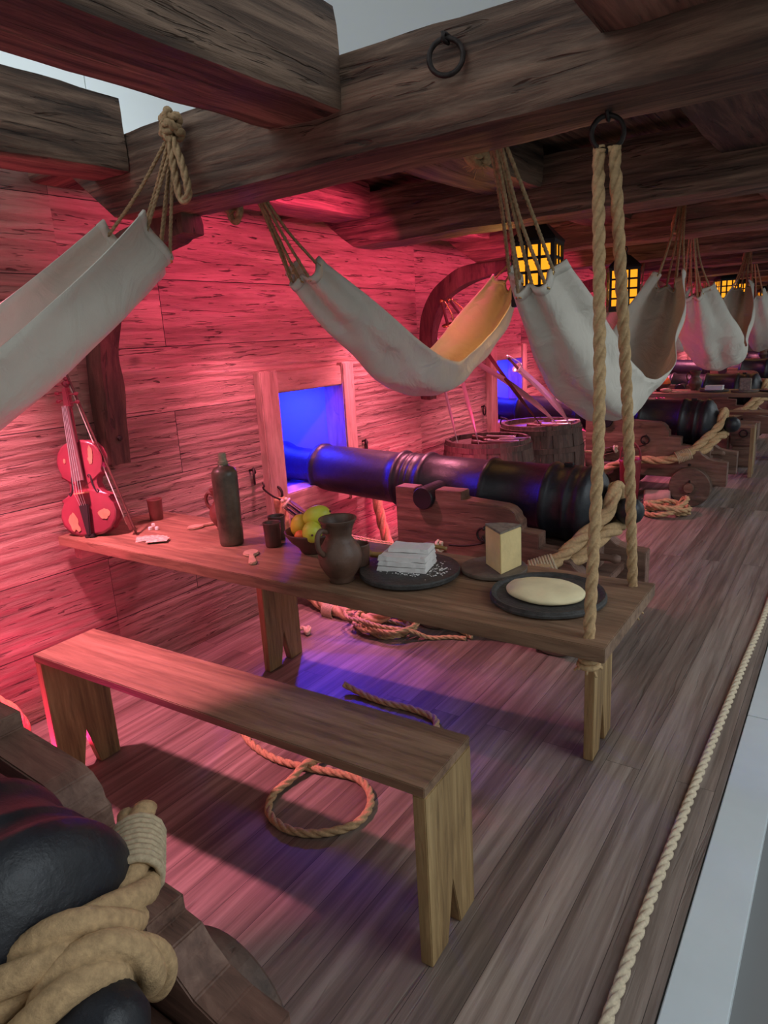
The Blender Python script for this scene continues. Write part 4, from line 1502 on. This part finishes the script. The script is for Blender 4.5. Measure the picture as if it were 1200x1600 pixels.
# ------------------------------------------------------------------ weapons
def sword(lbl, tip, hilt, curve, mat='steel', guard=True, bw=.014):
    t = thing('cutlass', lbl, 'sword', (0, 0, 0), 0, 'cutlasses leaning by the casks')
    a, b = Vector(tip), Vector(hilt)
    d = (b - a)
    L_ = d.length
    dn = d.normalized()
    sd = Vector((1, 0, 0)); sd = (sd - dn * sd.dot(dn)).normalized()
    wd = dn.cross(sd)
    bm = bmesh.new()
    rows = []
    for i in range(17):
        s = i / 16
        c = a + d * s * .84 + sd * curve * math.sin(PI * s)
        w = bw * min(1, .15 + s * 3)
        rows.append([bm.verts.new(c + sd * w), bm.verts.new(c + wd * .0025), bm.verts.new(c - sd * w), bm.verts.new(c - wd * .0025)])
    for p, q in zip(rows[:-1], rows[1:]):
        for j in range(4):
            bm.faces.new((p[j], p[(j + 1) % 4], q[(j + 1) % 4], q[j]))
    bm.faces.new(rows[0]); bm.faces.new(rows[-1][::-1])
    bmesh.ops.recalc_face_normals(bm, faces=bm.faces[:])
    link('blade', bm, mat, t)
    g = a + d * .845
    bm = bmesh.new(); sweep(bm, spline([g, g + dn * L_ * .075, b], .01), lambda u: .011 - .002 * math.sin(u * PI), 10)
    link('grip', bm, 'leather', t, True)
    bm = bmesh.new()
    lathe(bm, [(0, -.008), (.03, -.006), (.040, .008), (.036, .010), (.025, .0), (0, -.002)], 20, Matrix.Translation(g) @ aim(dn))
    sweep(bm, spline([g + sd * .038, g + sd * .046 + dn * L_ * .06, b + sd * .02, b + dn * .006], .01), .0045, 8)
    ball(bm, .012, b + dn * .004, 1, 1, 1, None, 2)
    link('guard', bm, 'brass' if guard else 'steel', t, True)
    return t


sword('straight cutlass with brass guard hanging left in front of the knee', (1.52, 2.18, .605), (1.42, 1.92, 1.53), .0)
sword('dark scabbarded sword with brass guard, right of the other brass hilt', (1.75, 2.72, .66), (1.47, 1.93, 1.535), -.01, 'leather', True, .016)
sword('white straight sword standing left on the nearer cask', (1.36, 2.18, .605), (1.22, 2.12, 1.34), .0, 'steel', False, .010)
sword('broad curved steel cutlass standing on the farther cask', (1.80, 2.88, .66), (1.36, 2.02, 1.30), .05, 'steel', False, .032)
sword('second broad cutlass, mostly behind the scabbard', (1.86, 2.96, .66), (1.62, 2.44, 1.16), .03, 'steel', False, .032)


def pistol(lbl, loc, rz):
    t = thing('pistol', lbl, 'pistol', loc, rz, 'flintlock pistols and tools on the casks')
    bm = bmesh.new(); sweep(bm, spline([(-.14, 0, .020), (-.09, 0, .018), (-.06, 0, .012), (-.02, 0, .016), (.12, 0, .016)], .01), lambda u: .017 - .006 * u, 8)
    link('stock', bm, 'leather', t, True)
    bm = bmesh.new(); lathe(bm, [(0, 0), (.010, 0), (.008, .20), (.010, .21), (0, .21)], 14, Matrix.Translation((-.03, 0, .028)) @ aim((1, 0, 0)))
    link('barrel', bm, 'steel', t, True)
    return t


for (x, y, z, rz, l) in ((1.58, 2.26, .588, R(15), 'long pistol lying nearest the viewer on the nearer cask'), (1.62, 2.36, .588, R(28), 'dark pistol in the middle of the nearer cask'),
                         (1.48, 2.45, .588, R(5), 'pistol at the back of the nearer cask'), (1.70, 2.93, .617, R(12), 'long pistol on the farther cask'), (1.72, 3.08, .617, R(35), 'pistol at the back of the farther cask')):
    pistol(l, (x, y, z), rz)
bm = bmesh.new(); box(bm, -.035, .035, -.02, .02, 0, .035, .004)
o = link('wooden_mallet', bm, 'wheel'); o.location = (1.60, 3.05, .618)
tag(o, 'small wooden block on the farther cask', 'mallet')


# ------------------------------------------------------------------ blocks, hooks and tackle
def tackle(lbl, hook_at, block_at, rope_to, y):
    t = thing('pulley_tackle', lbl, 'pulley', (0, 0, 0), 0, 'side tackles of the guns')
    h_, b_, r_ = Vector(hook_at), Vector(block_at), Vector(rope_to)
    d = (b_ - h_).normalized()
    bm = bmesh.new()
    sweep(bm, spline([h_ + Vector((.004, 0, .014)), h_ + Vector((.02, -.004, -.002)), h_ + Vector((.006, 0, -.016)), h_.lerp(b_, .3) + Vector((0, 0, -.016)), h_.lerp(b_, .6)], .008), .0048, 8)
    link('hook', bm, 'iron2', t, True)
    mt = Matrix.Translation(b_) @ aim(d)
    bm = bmesh.new()
    for yy_ in (-.022, 0, .022):
        ball(bm, .045, (0, yy_, 0), .62, .13, 1.25, None, 3)
    bmesh.ops.transform(bm, matrix=mt, verts=bm.verts[:])
    link('block', bm, 'wheel', t, True)
    bm = bmesh.new()
    torus(bm, .026, .007, Matrix.Translation(b_ - d * .055) @ aim(d), 16, 6)
    for a in range(5):
        ball(bm, .011, b_ - d * .06 + Vector((.010 * math.sin(a * 2.2), .010 * math.cos(a * 1.7), .018 * math.sin(a * 1.3))), 1, 1, 1, None, 2)
    link('lashing', bm, 'rope_w', t, True)
    for s in (-1, 1):
        bm = rope_bm([b_ + d * .03 + Vector((0, s * .011, 0)), (b_ + r_) / 2 + Vector((0, s * .014, -.012)), r_ + Vector((0, s * .014, 0))], .0065, seg=8)
        link('fall', bm, 'rope', t, True)
    return t


tackle('wooden pulley hooked to the ring on the first gun carriage', (2.285, .665, .450), (2.03, .64, .385), (1.48, .50, .45), .66)
tackle('white pulley hanging on the hull ring left of the first gun port', (1.215, .43, .665), (1.335, .52, .53), (1.48, .50, .45), .5)
tackle('wooden pulley hooked to the carriage of the second gun', (2.285, 3.40, .450), (2.03, 3.38, .385), (1.50, 3.25, .40), 3.4)
for y, x, l in ((.40, 1.17, 'iron eye and ring in the hull left of the first gun port'), (1.34, 1.17, 'iron eye and ring in the hull right of the first gun port'), (3.15, 1.06, 'iron eye and ring in the hull left of the second gun port')):
    t = thing('hull_ring', l, 'ring', (x, y, .73), 0, 'iron rings on the hull')
    bm = bmesh.new(); torus(bm, .030, .0055, Matrix.Translation((.028, 0, -.015)) @ aim((.7, .7, 0)) @ Matrix.Diagonal((1, 1.3, 1, 1)), 24, 8)
    link('ring', bm, 'iron2', t, True)
    bm = bmesh.new(); cord_bm([(0, 0, .012), (.03, 0, .018), (.038, 0, .005), (.03, 0, -.002)], .006, 8, bm, .01)
    link('eye_bolt', bm, 'iron2', t, True)

# red leather bucket hanging by the second gun, rolled hide, box with ring
t = thing('leather_bucket', 'red leather bucket hung beside the second gun carriage', 'bucket', (2.25, 3.20, .0))
bm = bmesh.new()
lathe(bm, [(0, 0), (.062, 0), (.066, .006), (.085, .34), (.090, .365), (.086, .365), (.080, .34), (.060, .012), (0, .010)], 28, Matrix.Diagonal((.9, 1, 1, 1)))
link('body', bm, 'redleather', t, True)
bm = bmesh.new(); sweep(bm, spline([(-.075, .0, .35), (-.06, .0, .44), (0, .0, .49), (.06, .0, .44), (.075, .0, .35)], .01), .008, 8)
link('handle', bm, 'redleather', t, True)
bm = bmesh.new()
lathe(bm, [(0, -.10), (.060, -.095), (.066, -.08), (.066, .07), (.060, .085), (0, .09)], 28, Matrix.Translation((2.445, 3.235, .068)) @ aim((1, .25, 0)))
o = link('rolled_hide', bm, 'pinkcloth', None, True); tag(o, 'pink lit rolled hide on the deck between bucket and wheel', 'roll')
t = thing('ringed_chest', 'dark chamfered chest with an iron ring under the second table', 'chest', (2.80, 4.72, 0))
t.location = (2.78, 4.95, 0)
bm = bmesh.new(); prism(bm, [(-.10, .20), (.06, .20), (.105, .25), (.105, .40), (-.105, .40), (-.105, .24)], 0, .22, 'xz', .004); link('body', bm, 'carriage', t)
bm = bmesh.new(); box(bm, -.09, .09, .03, .20, 0, .20, .004); link('stand', bm, 'carriage', t)
bm = bmesh.new(); torus(bm, .032, .005, Matrix.Translation((0, -.006, .315)) @ Matrix.Rotation(PI / 2, 4, 'X'), 20, 8); link('ring', bm, 'iron2', t, True)
for k, (z, l) in enumerate(((0, 'lower'), (.055, 'upper'))):
    bm = bmesh.new(); box(bm, -.08, .08, -.06, .06, 0, .05, .008)
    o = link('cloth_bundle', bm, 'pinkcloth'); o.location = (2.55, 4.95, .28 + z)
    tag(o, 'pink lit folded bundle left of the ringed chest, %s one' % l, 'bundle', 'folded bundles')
bm = bmesh.new(); box(bm, 2.44, 2.66, 4.86, 5.04, 0, .28, .004); o = link('low_stool', bm, 'carriage'); tag(o, 'dark block stool under the folded bundles', 'stool')
